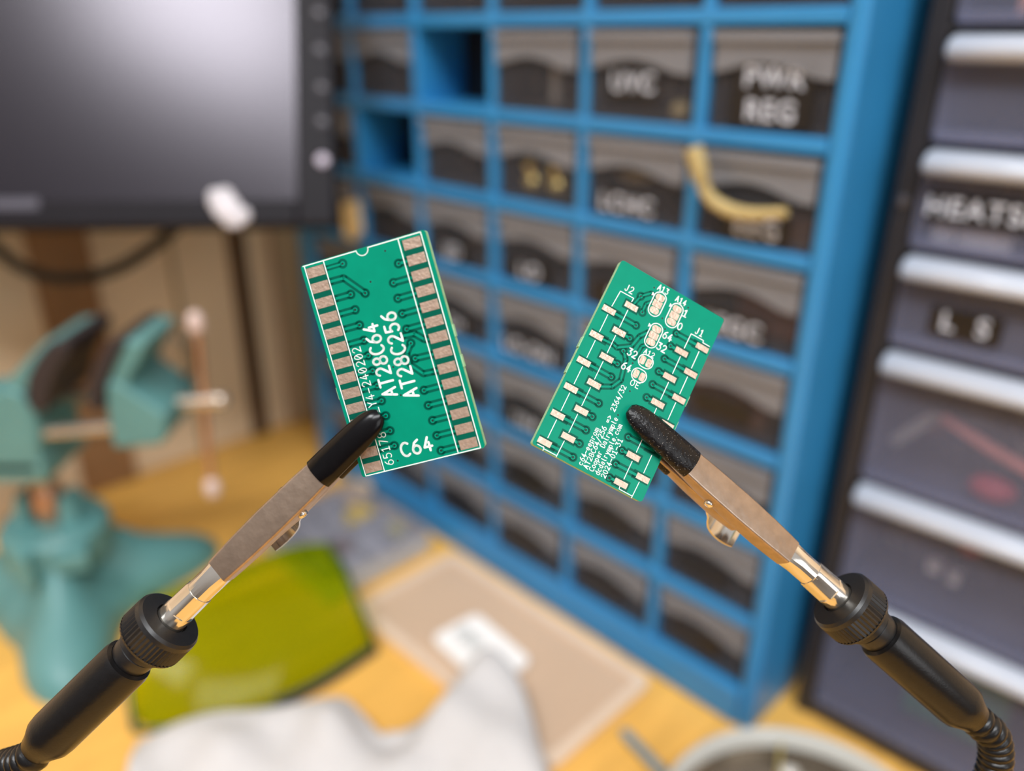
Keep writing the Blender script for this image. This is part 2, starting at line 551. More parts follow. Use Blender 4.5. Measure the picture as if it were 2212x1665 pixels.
def black_drawer(x0, x1, zb, zt, large, lab=None):
    y0, t = 0.0006, 0.0014
    b = MB()
    poly = rrect(x0, x1, zb, zt, 0.003, 4)
    b.loft([[(x, y0, z) for x, z in poly], [(x, y0 + t, z) for x, z in poly]])
    zs = zt - 0.006
    b.box(x0 + 0.001, x0 + 0.001 + t, y0 + t, 0.13, zb, zs)
    b.box(x1 - 0.001 - t, x1 - 0.001, y0 + t, 0.13, zb, zs)
    b.box(x0 + 0.001, x1 - 0.001, 0.13, 0.13 + t, zb, zs)
    b.box(x0 + 0.001, x1 - 0.001, y0 + t, 0.13, zb, zb + t)
    d = b.build('drawer', milk, bk)
    # rolled lip handle along the top
    prof = [(0.0004, -0.0092), (-0.0035, -0.0088), (-0.0075, -0.0078), (-0.0088, -0.0058), (-0.0084, -0.0036), (-0.0060, -0.0014), (-0.0025, -0.0002), (0.0004, 0.0)]
    r = [[(x, y0 + py, zt + pz) for py, pz in prof] for x in (x0 + 0.0008, x0 + 0.0025, x1 - 0.0025, x1 - 0.0008)]
    for i in (0, 3):
        r[i] = [(x, y0 + (y - y0) * 0.75, zt - 0.0046 + (z - zt + 0.0046) * 0.8) for x, y, z in r[i]]
    MB().loft(r).build('drawer_pull', lipm, d, smooth=50)
    MB().box(x0 + 0.0015, x1 - 0.0015, y0 - 0.0022, y0 - 0.0001, zb + 0.0005, zb + 0.0042).build('bottom_ledge', milk, d, bevel=0.0008)
    if lab:
        tx, cx, cz, wd = lab
        tape_label([tx], wd, 0.0105, d, M.Translation((cx, y0 - 0.0006, cz)) @ M.Rotation(math.pi / 2, 4, 'X'), 0.0098)
    return d


for k, (zb, zt, large) in enumerate(rows):
    if large:
        black_drawer(0.0085, BW - 0.0068, zb, zt, 1)
    else:
        lab = {3: ('L  S', 0.0345, 0.2145, 0.025), 4: ('HEATSINK', 0.0375, 0.2565, 0.050)}.get(k)
        black_drawer(0.0085, 0.0630, zb, zt, 0, lab)
        black_drawer(0.0660, BW - 0.0068, zb, zt, 0)


def inblack(b, name, m, label, cat, group=None, **kw):
    return tag(b.build(name, m, None, BLK, **kw), label, cat, group)


wht = mat('white_foam', (222, 218, 208), 0.6)
inblack(MB().box(0.0150, 0.0232, 0.004, 0.02, 0.2422, 0.2500), 'foam_block', wht, 'small white block under the HEATSINK tape, nearer the cabinet edge', 'block', 'white blocks in one drawer', bevel=0.0006)
inblack(MB().box(0.0242, 0.0420, 0.004, 0.02, 0.2422, 0.2495), 'foam_block', wht, 'longer white block under the HEATSINK tape', 'block', 'white blocks in one drawer', bevel=0.0006)
inblack(MB().box(0.0260, 0.0330, 0.004, 0.018, 0.3205, 0.331), 'paper_sticker', mat('orange_white', (224, 160, 128), 0.6, var=0.3, scale=90), 'orange and white packet in topmost visible drawer of black cabinet', 'packet', bevel=0.0006)
pink = mat('pink_rod', (232, 150, 132), 0.5)
inblack(MB().tube([(0.0330, 0.007, 0.1735), (0.0520, 0.007, 0.1660), (0.075, 0.009, 0.158)], [0.0016, 0.0023, 0.0023]), 'pink_rod', pink, 'long salmon pink rod lying in a wide drawer of black cabinet', 'rod', smooth=60)
gl = mat('silver_tube', (176, 176, 168), 0.3, 0.3)
for k in range(2):
    inblack(MB().tube([(0.0165 + 0.0022 * k, 0.0055, 0.1575 - 0.0012 * k), (0.0300 + 0.0022 * k, 0.0085, 0.1745 - 0.0012 * k)], 0.0011), 'metal_tube', gl, ('slim grey tube leaning in the drawer left of pink rod, upper of two', 'slim grey tube leaning in the drawer left of pink rod, lower of two')[k], 'tube', 'leaning tubes', smooth=60)
red = mat('red_plastic', (190, 70, 76), 0.45)
b = MB(); b.ball((0.0560, 0.012, 0.1470), 0.009, 0.006, 0.0055)
inblack(b, 'red_lump', red, 'red rounded part at the bottom of drawer below the pink rod', 'component', smooth=60)
b = MB(); b.ball((0.0545, 0.012, 0.1215), 0.006, 0.005, 0.0075)
inblack(b, 'red_bead', red, 'red knob in the wide drawer second from the bottom', 'knob', smooth=60)
grn = mat('green_board', (40, 112, 74), 0.5)
inblack(MB().box(0.045, 0.085, 0.010, 0.012, 0.024, 0.060, 0, M.Translation((0.0, 0.0, 0.0))), 'board_scrap', grn, 'green circuit board standing in the bottom drawer of black cabinet', 'circuit board')
inblack(MB().box(0.0400, 0.0455, 0.012, 0.016, 0.0985, 0.1050), 'white_connector', wht, 'white connector in the wide drawer under the red knob', 'connector', bevel=0.0006)
inblack(MB().box(0.0490, 0.0535, 0.012, 0.016, 0.0965, 0.1030), 'white_connector', wht, 'white connector right of another one under the red knob', 'connector', bevel=0.0006)
heap = MB()
for zb, zt in ((0.0125, 0.05), (0.0825, 0.115), (0.1407, 0.165)):
    for k in range(70):
        s_ = rnd.uniform(0.003, 0.008)
        mx = M.Translation((rnd.uniform(0.022, 0.108), rnd.uniform(0.024, 0.09), rnd.uniform(zb + 0.009, zt))) @ M.Rotation(rnd.uniform(0, 3), 4, 'X') @ M.Rotation(rnd.uniform(0, 3), 4, 'Z')
        heap.box(-s_, s_, -s_ * 0.5, s_ * 0.5, -s_ * 0.4, s_ * 0.4, rnd.choice([0, 0, 0, 1, 1, 2, 3]), mx)
hp = heap.build('loose_components', [mat('part_slate', (62, 62, 78), 0.5), mat('part_grey2', (104, 100, 98), 0.5), mat('part_rust', (126, 82, 66), 0.6), mat('part_pale', (168, 164, 150), 0.5)], None, BLK)
tag(hp, 'loose grey and rust components lying in the wide drawers of black cabinet', 'components', kind='stuff')

# ------------------------------------------------------------------ monitor
mp = at_depth(723, 485, 0.40)
my = math.radians(3.5)
mxv = V((math.cos(my), math.sin(my), 0))
tl = math.radians(25.2)
hz = V((-mxv.y, mxv.x, 0))                     # horizontal, away from the camera
mup = Z * math.cos(tl) + hz * math.sin(tl)
mnm = (hz * math.cos(tl) - Z * math.sin(tl))   # into the monitor
MON = frame(mp, mxv, mnm, mup)                  # local: x right, y into, z up; origin = lower right corner
mon = thing('monitor', 'black flat monitor with dark grey screen and row of buttons', 'monitor', MON)
k_ = 0.40 / F
MW, MH, BR, BB = 0.336, 0.27, 80 * k_, 56 * k_
case = mat('monitor_case', (22, 19, 25), 0.5, var=0.1, spec=0.15)
b = MB()
b.box(-BR, 0, 0, 0.012, 0, MH)
b.box(-MW, -MW + 0.017, 0, 0.012, 0, MH)
b.box(-MW + 0.017, -BR, 0, 0.012, 0, BB)
b.box(-MW + 0.017, -BR, 0, 0.012, MH - 0.017, MH)
b.box(-MW + 0.004, -0.004, 0.011, 0.026, 0.004, MH - 0.004)
b.build('bezel', case, mon, bevel=0.0014)
scr = mat('screen_panel', (20, 17, 24), 0.25, var=0.02, spec=0.55, coat=0.0)
scr.node_tree.nodes['Principled BSDF'].inputs['Specular Tint'].default_value = (0.97, 0.9, 1.0, 1)
MB().box(-MW + 0.0168, -BR + 0.0002, 0.0022, 0.0112, BB - 0.0002, MH - 0.0168).build('screen', scr, mon)
btn = mat('monitor_button', (66, 64, 72), 0.3)
for (px, py) in ((690, 28), (692, 108), (695, 190), (696, 264), (697, 346)):
    p = MON.inverted() @ on_plane(px, py, mp, mnm)
    o = MB().lathe([(0.0030, 0.0), (0.0030, 0.0006), (0.0022, 0.0011), (0.0001, 0.0012)], 20, 0, M.Translation((p.x, 0.0, p.z)) @ M.Rotation(math.pi / 2, 4, 'X')).build('button', btn if py < 340 else mat('button_led_reflection', (190, 182, 200), 0.25), mon, smooth=50)  # last button's LED reflection is put into its pale colour
    if py > 340:
        o['label'] = 'round power button, LED reflection painted pale'
p = MON.inverted() @ on_plane(35, 440, mp, mnm)
MB().box(p.x - 0.011, p.x + 0.011, -0.0005, 0.0002, p.z - 0.0028, p.z + 0.0028).build('badge', mat('badge_grey', (70, 68, 80), 0.4), mon)
cab_m = mat('black_cable', (30, 26, 20), 0.5)
pts = [at_depth(px, py, d) for px, py, d in ((-60, 430, 0.45), (-30, 510, 0.452), (20, 560, 0.455), (70, 588, 0.457), (130, 601, 0.459), (200, 596, 0.46), (265, 574, 0.46), (320, 540, 0.458), (370, 500, 0.452), (410, 455, 0.445))]
pts = [MON.inverted() @ q for q in pts]
MB().tube(smoothpath(pts, 6), 0.0036).build('power_cable', cab_m, mon, smooth=60)
# stand: an arm under the hidden left half
ft = MON @ V((-MW + 0.05, 0.024, 0.02))
b = MB()
foot = V((ft.x - 0.01, ft.y - 0.03, 0))
I = MON.inverted()
b.tube([I @ q for q in (foot + Z * 0.012, V((foot.x, foot.y, ft.z - 0.05)), MON @ V((-MW + 0.06, 0.030, 0.05)))], 0.010)
b.build('stand_arm', case, mon, smooth=50)
MB().lathe([(0.034, 0.0005), (0.034, 0.008), (0.028, 0.012)], 28, 0, I @ M.Translation(foot)).build('stand_base', case, mon, smooth=40)
# white lump stuck on the lower bezel
p = on_plane(493, 451, mp, mnm)
b = MB()
rr = random.Random(2)
for cx, cz, r in ((0, 0.0, 0.0072), (-0.004, 0.003, 0.0052), (0.003, -0.0045, 0.0062), (0.007, -0.0035, 0.0046), (-0.001, 0.0058, 0.0048), (-0.0055, 0.0058, 0.004)):
    b.ball((cx, -0.0012 - 0.0012 * rr.random(), cz), r, 0.0024, r * 0.95, 16)
o = b.build('sticker', mat('white_sticker', (200, 197, 204), 0.5), None, frame(p, mxv, mnm, mup), smooth=60)
tag(o, 'crumpled white sticker stuck on the lower bezel of monitor', 'sticker')

# ------------------------------------------------------------------ vise
vg = mat('vise_green', (88, 138, 138), 0.42, var=0.07, scale=40)
vgd = mat('vise_pad', (42, 36, 40), 0.6)
steel = mat('vise_steel', (208, 196, 182), 0.25, 0.85)
copper = mat('vise_copper', (190, 150, 124), 0.32, 0.8)
VC = V((-0.262, 0.386, 0))
VIS = frame(VC, V((1, 0, 0)), V((0, 1, 0)), Z)
vis = thing('bench_vise', 'green bench vise with rubber faced jaws on lobed foot, below the monitor', 'vise', VIS)


def vx(px, py, y=0.386):
    r = ray(px, py)
    q = CAM + r * (y / r.y)
    return (q.x - VC.x, q.z)


def vprism(pix, y0, y1, name, m, parent=vis, bevel=0.0015):
    poly = [vx(*q) for q in pix]
    b = MB()
    b.loft([[(x, y0, z) for x, z in poly], [(x, y1, z) for x, z in poly]])
    return b.build(name, m, parent, bevel=bevel)


# lobed foot
prof = [(0.0, 0.050), (0.25, 0.048), (0.38, 0.040), (0.5, 0.030), (0.7, 0.021), (0.88, 0.014), (0.97, 0.008), (1.0, 0.0005)]
n = 72
lobes = [math.radians(a) for a in (-66, 40, 168)]


def rad(th):
    r = 0.040
    for a in lobes:
        dd = (th - a + math.pi) % (2 * math.pi) - math.pi
        r += 0.048 * math.exp(-(dd / 0.42) ** 2)
    return r


b = MB()
rings = []
for f, z in prof[::-1]:
    rings.append([(max(f, 0.02) * rad(2 * math.pi * i / n) * math.cos(2 * math.pi * i / n), max(f, 0.02) * rad(2 * math.pi * i / n) * math.sin(2 * math.pi * i / n), z) for i in range(n)])
b.loft(rings)
b.build('foot', vg, vis, smooth=45)
# clamp band round the ball socket
MB().lathe([(0.026, 0.036), (0.029, 0.040), (0.029, 0.056), (0.026, 0.060), (0.020, 0.060)], 40).build('clamp_band', vg, vis, smooth=35)
MB().box(-0.0045, 0.0045, -0.036, -0.024, 0.038, 0.058).build('clamp_lug', vg, vis, bevel=0.0015)
MB().box(0.003, 0.020, -0.034, -0.022, 0.042, 0.054, 0, M.Rotation(0.35, 4, 'Z')).build('clamp_lever', vg, vis, bevel=0.0015)
# socket horns and neck, tilted pedestal
for sx in (-1, 1):
    MB().loft([[(sx * x, y, z) for x, y in ((0.009, -0.011), (0.019, -0.009), (0.021, 0.009), (0.010, 0.012))] for z in (0.058,)] + [[(sx * x, y, 0.078) for x, y in ((0.0095, -0.008), (0.015, -0.006), (0.016, 0.006), (0.0100, 0.008))]]).build('socket_horn', vg, vis, bevel=0.002)
MB().lathe([(0.006, 0.052), (0.0085, 0.056), (0.0090, 0.070), (0.0075, 0.080), (0.0055, 0.084)], 24).build('ball_neck', copper, vis, smooth=50)
MB().lathe([(0.0055, 0.083), (0.0055, 0.097)], 20).build('swivel_post', mat('olive_brass', (160, 146, 90), 0.35, 0.7), vis, smooth=50)
# bed and fixed jaw
jy0, jy1 = -0.022, 0.022
vprism([(-210, 1000), (148, 1000), (140, 955), (-210, 952)], jy0, jy1, 'bed', vg, bevel=0.002)
vprism([(-60, 985), (138, 985), (122, 860), (96, 812), (62, 800), (42, 812), (-10, 850), (-60, 900)], jy0, jy1, 'fixed_jaw', vg, bevel=0.003)
vprism([(-210, 985), (30, 985), (30, 850), (-30, 840), (-210, 860)], jy0 + 0.004, jy1 - 0.004, 'slide_body', vg, bevel=0.002)
vprism([(44, 808), (66, 786), (104, 745), (140, 708), (172, 706), (146, 738), (118, 778), (106, 812)], jy0 + 0.002, jy1 - 0.002, 'jaw_arm', vg, bevel=0.0015)
vprism([(106, 830), (108, 782), (128, 742), (156, 708), (196, 704), (200, 726), (172, 764), (158, 800), (150, 850), (128, 858)], jy0 - 0.001, jy1 + 0.001, 'rubber_pad', vgd, bevel=0.002)
# moving jaw
vprism([(284, 930), (272, 860), (268, 790), (290, 788), (330, 815), (396, 858), (392, 912), (378, 922)], jy0, jy1, 'moving_jaw', vg, bevel=0.0025)
vprism([(262, 800), (284, 752), (306, 706), (352, 710), (338, 744), (318, 778), (312, 812)], jy0 + 0.002, jy1 - 0.002, 'jaw_arm', vg, bevel=0.002)
vprism([(232, 836), (234, 796), (250, 752), (272, 712), (300, 700), (310, 708), (286, 756), (266, 806), (262, 850), (248, 850)], jy0 - 0.001, jy1 + 0.001, 'rubber_pad', vgd, bevel=0.002)


def vbar(p0, p1, r, name, m, y=0.0):
    a, c = vx(*p0), vx(*p1)
    return MB().tube([(a[0], y, a[1]), (c[0], y, c[1])], r, 20).build(name, m, vis, smooth=50)


vbar((120, 909), (300, 894), 0.0036, 'guide_rod', steel, -0.014)
vbar((120, 872), (300, 862), 0.0036, 'guide_rod', steel, 0.010)
vbar((380, 866), (478, 861), 0.0042, 'screw', steel, -0.002)
a, c = vx(478, 861), vx(424, 690)
b = MB(); b.ball((a[0], -0.002, a[1]), 0.0046); b.build('screw_head', steel, vis, smooth=60)
vbar((431, 720), (461, 1040), 0.0021, 'handle_bar', copper, -0.003)
for q in ((427, 695), (463, 1048)):
    a = vx(*q)
    b = MB()
    b.lathe([(0.0001, -0.0062), (0.0034, -0.005), (0.0044, -0.001), (0.0040, 0.003), (0.0024, 0.0062), (0.0001, 0.0066)], 20, 0, M.Translation((a[0], -0.003, a[1])))
    b.build('handle_knob', mat('pale_knob', (216, 192, 184), 0.35), vis, smooth=60)
# round bow at the back of the moving jaw
cx, cz = vx(358, 786)
b = MB()
b.tube([(cx + 0.0125 * math.cos(t), 0.008, cz + 0.0125 * math.sin(t)) for t in [math.radians(75 - 150 * k / 20) for k in range(21)]], 0.0016)
b.build('spring_bow', mat('dark_steel', (86, 78, 66), 0.4, 0.5), vis, smooth=60)

# ------------------------------------------------------------------ items on the desk
# beige mat, aligned with the cabinet
P1, P2 = at_z(985, 1195), at_z(1410, 1480)
d0, d1 = P2.dot(D), P1.dot(D)
n1 = 0.2805
n0 = n1 - 0.080
MAT = frame(D * d0 + N * n0, -D, N, Z)
mt = thing('plastic_tray', 'flat beige translucent plastic tray lying along the foot of blue cabinet', 'tray', MAT)
L_ = d1 - d0
MB().prism(rrect(-L_ + 0.001, -0.001, 0.001, n1 - n0 - 0.001, 0.006), 0.0004, 0.0022).build('sheet', mat('beige_sheet', (206, 177, 150), 0.5, var=0.05, scale=12), mt)
o_ = rrect(-L_, 0, 0, n1 - n0, 0.007)
i_ = rrect(-L_ + 0.0065, -0.0065, 0.0065, n1 - n0 - 0.0065, 0.004)
b = MB()
m_ = len(o_)
vs = [(x, y, 0.0002) for x, y in o_] + [(x, y, 0.0036) for x, y in o_] + [(x, y, 0.0036) for x, y in i_] + [(x, y, 0.0021) for x, y in i_]
fs = []
for k in range(3):
    for i in range(m_):
        j = (i + 1) % m_
        fs.append((k * m_ + i, k * m_ + j, (k + 1) * m_ + j, (k + 1) * m_ + i))
b.add(vs, fs)
b.build('rim', mat('pale_rim', (226, 202, 178), 0.4, var=0.04), mt, smooth=40)

# white card
pc, pa, pb = at_z(945, 1395, 0.004), at_z(1030, 1332, 0.004), at_z(1150, 1435, 0.004)
ex = (pb - pa).normalized()
ey = Z.cross(ex)
lx = (pb - pa).length
ly = (pa - pc).length
CRD = frame(V((pa.x, pa.y, 0.0036)), ex, ey, Z)
crd = thing('plastic_card', 'small white card with grey print lying on the beige tray', 'card', CRD)
MB().prism(rrect(0, lx, -ly, 0, 0.005), 0.0002, 0.0040).build('card_body', mat('white_plastic', (250, 248, 246), 0.4, var=0.02), crd, bevel=0.001)
b = MB()
for k in range(7):
    b.box(0.005, 0.024, -ly * 0.40 - 0.0013 * k, -ly * 0.40 - 0.0013 * k + 0.0006, 0.00405, 0.0042)
b.build('print', mat('grey_print', (150, 156, 156), 0.6), crd)

# paper towel
outl = [(296, 1606), (345, 1580), (400, 1556), (470, 1538), (540, 1534), (600, 1528), (660, 1516), (735, 1507), (775, 1535), (815, 1580), (850, 1597), (890, 1578), (935, 1532), (985, 1470), (1030, 1412), (1056, 1400), (1086, 1418), (1118, 1462), (1142, 1530), (1160, 1600), (1178, 1650), (1188, 1700)]
hts = [0.002, 0.006, 0.010, 0.012, 0.012, 0.013, 0.015, 0.016, 0.012, 0.008, 0.007, 0.009, 0.013, 0.018, 0.023, 0.025, 0.024, 0.020, 0.016, 0.013, 0.010, 0.006]
top = [at_z(px, py, h) for (px, py), h in zip(outl, hts)]
ts = smoothpath(top, 3)
nn = len(ts)
bot = [at_z(255 + (1215 - 255) * k / (nn - 1), 1860 - 30 * math.sin(3 * k / nn), 0.004) for k in range(nn)]
R_ = 34
grid = []
for r in range(R_ + 1):
    f = r / R_
    row = []
    for k in range(nn):
        p = ts[k].lerp(bot[k], f)
        s = math.sin(37 * p.x * 3 + 60 * p.y) * 0.5 + math.sin(150 * p.x - 90 * p.y + 1) * 0.35 + math.sin(95 * p.x + 170 * p.y) * 0.3
        s += 0.6 * max(0, math.sin(70 * p.x + 25 * p.y + 0.6)) ** 3
        p.z = max(0.0015, p.z + 0.0045 * s * min(1, f * 6) * (1 - 0.5 * f) + 0.004 * math.sin(math.pi * min(1, f * 1.4)))
        row.append(p)
    grid.append(row)
skirt = [V((p.x, p.y + 0.003, 0.0006 if not (0.0 < 0) else 0)) for p in ts]
for k, p in enumerate(skirt):
    if ts[k].z > 0.006 and ts[k].x > -0.06:
        p.z = 0.0085
allr = [skirt] + grid
b = MB()
b.loft([[tuple(p) for p in r] for r in allr], closed=False, cap=False)
tw = b.build('paper_towel', mat('white_paper', (202, 200, 200), 0.85, var=0.03, scale=200, bump=0.3, bscale=900), None, smooth=80)
md = tw.modifiers.new('thick', 'SOLIDIFY')
md.thickness, md.offset = 0.0005, 1
tag(tw, 'crumpled white paper towel with a raised peak, nearest on the workbench', 'paper towel')

# yellow-green curved lens
lens_rows = [(0.0012, [(285, 1588), (400, 1574), (540, 1547), (680, 1490), (808, 1408)]),
             (0.013, [(274, 1500), (400, 1496), (540, 1466), (684, 1412), (794, 1366)]),
             (0.028, [(286, 1398), (400, 1388), (540, 1356), (672, 1318), (768, 1300)]),
             (0.036, [(304, 1326), (424, 1302), (552, 1264), (662, 1236), (738, 1230)]),
             (0.037, [(322, 1296), (436, 1262), (556, 1212), (650, 1182), (706, 1180)]),
             (0.030, [(340, 1290), (445, 1256), (560, 1206), (650, 1177), (700, 1178)]),
             (0.012, [(372, 1312), (470, 1280), (570, 1232), (650, 1204), (695, 1206)])]
rows_ = []
for z, pts in lens_rows:
    rows_.append([tuple(at_z(px, py, z)) for px, py in pts])
lens_o = V((-0.135, 0.36, 0))
gg = thing('safety_goggles', 'yellow green translucent safety goggles with dark rim, beside the vise', 'goggles', M.Translation(lens_o + V((0, 0.0025, 0))))
rows_ = [[tuple(V(p) - lens_o) for p in r] for r in rows_]
b = MB()
b.loft(rows_, closed=False, cap=False)
ymat = clear('yellow_lens', (0.84, 0.87, 0.04), (140, 164, 8), 0.20, 0.09, 0.2)
lo = b.build('lens', ymat, gg, smooth=180, sub=2)
md = lo.modifiers.new('thick', 'SOLIDIFY')
md.thickness, md.offset = 0.0022, 0
dk = mat('dark_rim', (24, 40, 44), 0.3)
dg = mat('dark_green_rim', (28, 66, 20), 0.3)
sp = smoothpath(rows_[0], 8)
MB().tube(sp[len(sp) * 6 // 10:], 0.0034).build('rim', dk, gg, smooth=60)
sp2 = [V(r[4]) for r in rows_[:5]]
MB().tube(smoothpath(sp2, 6), 0.0016).build('side_rim', dg, gg, smooth=60)
MB().tube(sp[:len(sp) * 6 // 10 + 1], 0.0014).build('lower_rim', dg, gg, smooth=60)
MB().tube(smoothpath([V(r[0]) for r in rows_[:6]], 6), 0.0016).build('hinge_rim', dg, gg, smooth=60)

# component box with clear lid
PX = at_z(934, 1190)
BXF = frame(V((PX.x, PX.y, 0)) - N * 0.002, N, D, Z)   # local x = N, y = D
cb = thing('component_box', 'clear grey plastic parts box standing against the blue cabinet, behind the goggles', 'box', BXF)
bl_, bw_, bh_ = 0.078, 0.088, 0.019
b = MB()
t = 0.0016
b.box(-bl_, 0, 0, bw_, 0.0004, 0.002)
b.box(-bl_, 0, 0, t, 0.002, bh_ - 0.003)
b.box(-bl_, 0, bw_ - t, bw_, 0.002, bh_ - 0.003)
b.box(-bl_, -bl_ + t, t, bw_ - t, 0.002, bh_ - 0.003)
b.box(-t, 0, t, bw_ - t, 0.002, bh_ - 0.003)
for k in range(1, 4):
    b.box(-bl_ * k / 4, -bl_ * k / 4 + 0.001, t, bw_ - t, 0.002, bh_ - 0.005)
b.box(-bl_ + t, -t, bw_ * 0.5, bw_ * 0.5 + 0.001, 0.002, bh_ - 0.005)
b.build('box_body', clear('grey_box', (0.6, 0.6, 0.66), (222, 222, 222), 0.6, 0.35), cb)
MB().prism(rrect(-bl_ - 0.0005, 0.0005, -0.0005, bw_ + 0.0005, 0.003), bh_ - 0.003, bh_).build('lid', clear('grey_lid', (0.90, 0.90, 0.93), (170, 170, 182), 0.06, 0.25), cb)


def boxitem(px, py, z, r, h, m, name, label):
    p = at_z(px, py, z)
    b = MB()
    b.lathe([(r * 0.9, -h), (r, -h * 0.8), (r, h * 0.8), (r * 0.9, h), (r * 0.45, h), (r * 0.4, h * 0.6)], 28, 0, M.Translation((0, 0, h)))
    o = b.build(name, m, None, M.Translation((p.x, p.y, 0.0024)), smooth=40)
    tag(o, label, 'spool', 'spools in the parts box')


boxitem(776, 1112, 0.010, 0.0098, 0.0052, mat('bright_yellow', (246, 208, 40), 0.4), 'wire_spool', 'bright yellow round spool in the grey parts box')
boxitem(772, 1058, 0.010, 0.0108, 0.0050, mat('beige_spool', (224, 192, 148), 0.5), 'wire_spool', 'beige round spool in parts box, behind the yellow one')
boxitem(856, 1136, 0.008, 0.0058, 0.0034, mat('pale_yellow', (190, 182, 128), 0.5), 'wire_spool', 'small pale yellow spool in corner of the parts box')
boxitem(742, 1168, 0.008, 0.0085, 0.0034, mat('mauve_brown', (126, 104, 96), 0.5), 'wire_spool', 'dull brown spool in parts box, nearest the goggles')

# grey-blue stick
p, q = at_z(1345, 1578, 0.003), at_z(1500, 1742, 0.003)
b = MB()
b.tube([p, p.lerp(q, 0.06), q], [0.0018, 0.0028, 0.0028])
o = b.build('plastic_stick', mat('slate_blue', (124, 146, 156), 0.45), None, smooth=50)
tag(o, 'slate blue thin stick lying beside the beige tray', 'stick')

# round dish with a pale rim
zr_ = 0.026
a, b_, c = [at_z(px, py, zr_) for px, py in ((1462, 1640), (1650, 1568), (1905, 1652))]
ax, ay, bx, by, cx, cy = a.x, a.y, b_.x, b_.y, c.x, c.y
dd = 2 * (ax * (by - cy) + bx * (cy - ay) + cx * (ay - by))
ux = ((ax * ax + ay * ay) * (by - cy) + (bx * bx + by * by) * (cy - ay) + (cx * cx + cy * cy) * (ay - by)) / dd
uy = ((ax * ax + ay * ay) * (cx - bx) + (bx * bx + by * by) * (ax - cx) + (cx * cx + cy * cy) * (bx - ax)) / dd
DR = math.hypot(ax - ux, ay - uy)
DSH = M.Translation((ux, uy, 0))
ds = thing('round_dish', 'round steel dish with pale plastic rim, at the foot of black cabinet', 'dish', DSH)
MB().lathe([(DR * 0.80, 0.0006), (DR * 0.93, 0.004), (DR * 0.955, 0.02), (DR * 0.94, 0.02), (DR * 0.91, 0.006), (DR * 0.78, 0.003), (0.0005, 0.0028)], 64).build('dish_body', mat('dull_steel', (150, 140, 126), 0.22, 0.75), ds, smooth=50)
rp = [(DR * 0.915 + 0.0001, 0.019), (DR * 0.92, 0.0255), (DR * 0.945, 0.0275), (DR * 0.975, 0.0272), (DR * 1.0, 0.0245), (DR * 1.0, 0.0185), (DR * 0.96, 0.0175), (DR * 0.915, 0.019)]
MB().lathe(rp, 72, cap=False).build('rim', mat('pale_grey_rim', (196, 196, 190), 0.3, var=0.03), ds, smooth=40)
q0 = at_z(1688, 1588, 0.024) - V((ux, uy, 0))
q1 = at_z(1680, 1700, 0.004) - V((ux, uy, 0))
MB().tube([q0, q1], 0.0009, 10).build('seam_strip', mat('brass_strip', (176, 160, 96), 0.4, 0.4), ds, smooth=50)
p = at_z(1700, 1662, 0.005)
b = MB()
b.lathe([(0.0045, 0), (0.0052, 0.001), (0.0052, 0.004), (0.0035, 0.0052), (0.0001, 0.0053)], 20)
o = b.build('steel_nut', mat('bright_steel', (250, 248, 240), 0.15, 0.6), None, M.Translation((p.x, p.y, 0.0031)), smooth=40)
tag(o, 'small shiny steel cap lying in the round dish', 'cap')

# ------------------------------------------------------------------ circuit boards
def arc(cx, cy, rx, ry, a0, a1, n=10):
    return [(cx + rx * math.cos(math.radians(a0 + (a1 - a0) * k / n)), cy + ry * math.sin(math.radians(a0 + (a1 - a0) * k / n))) for k in range(n + 1)]


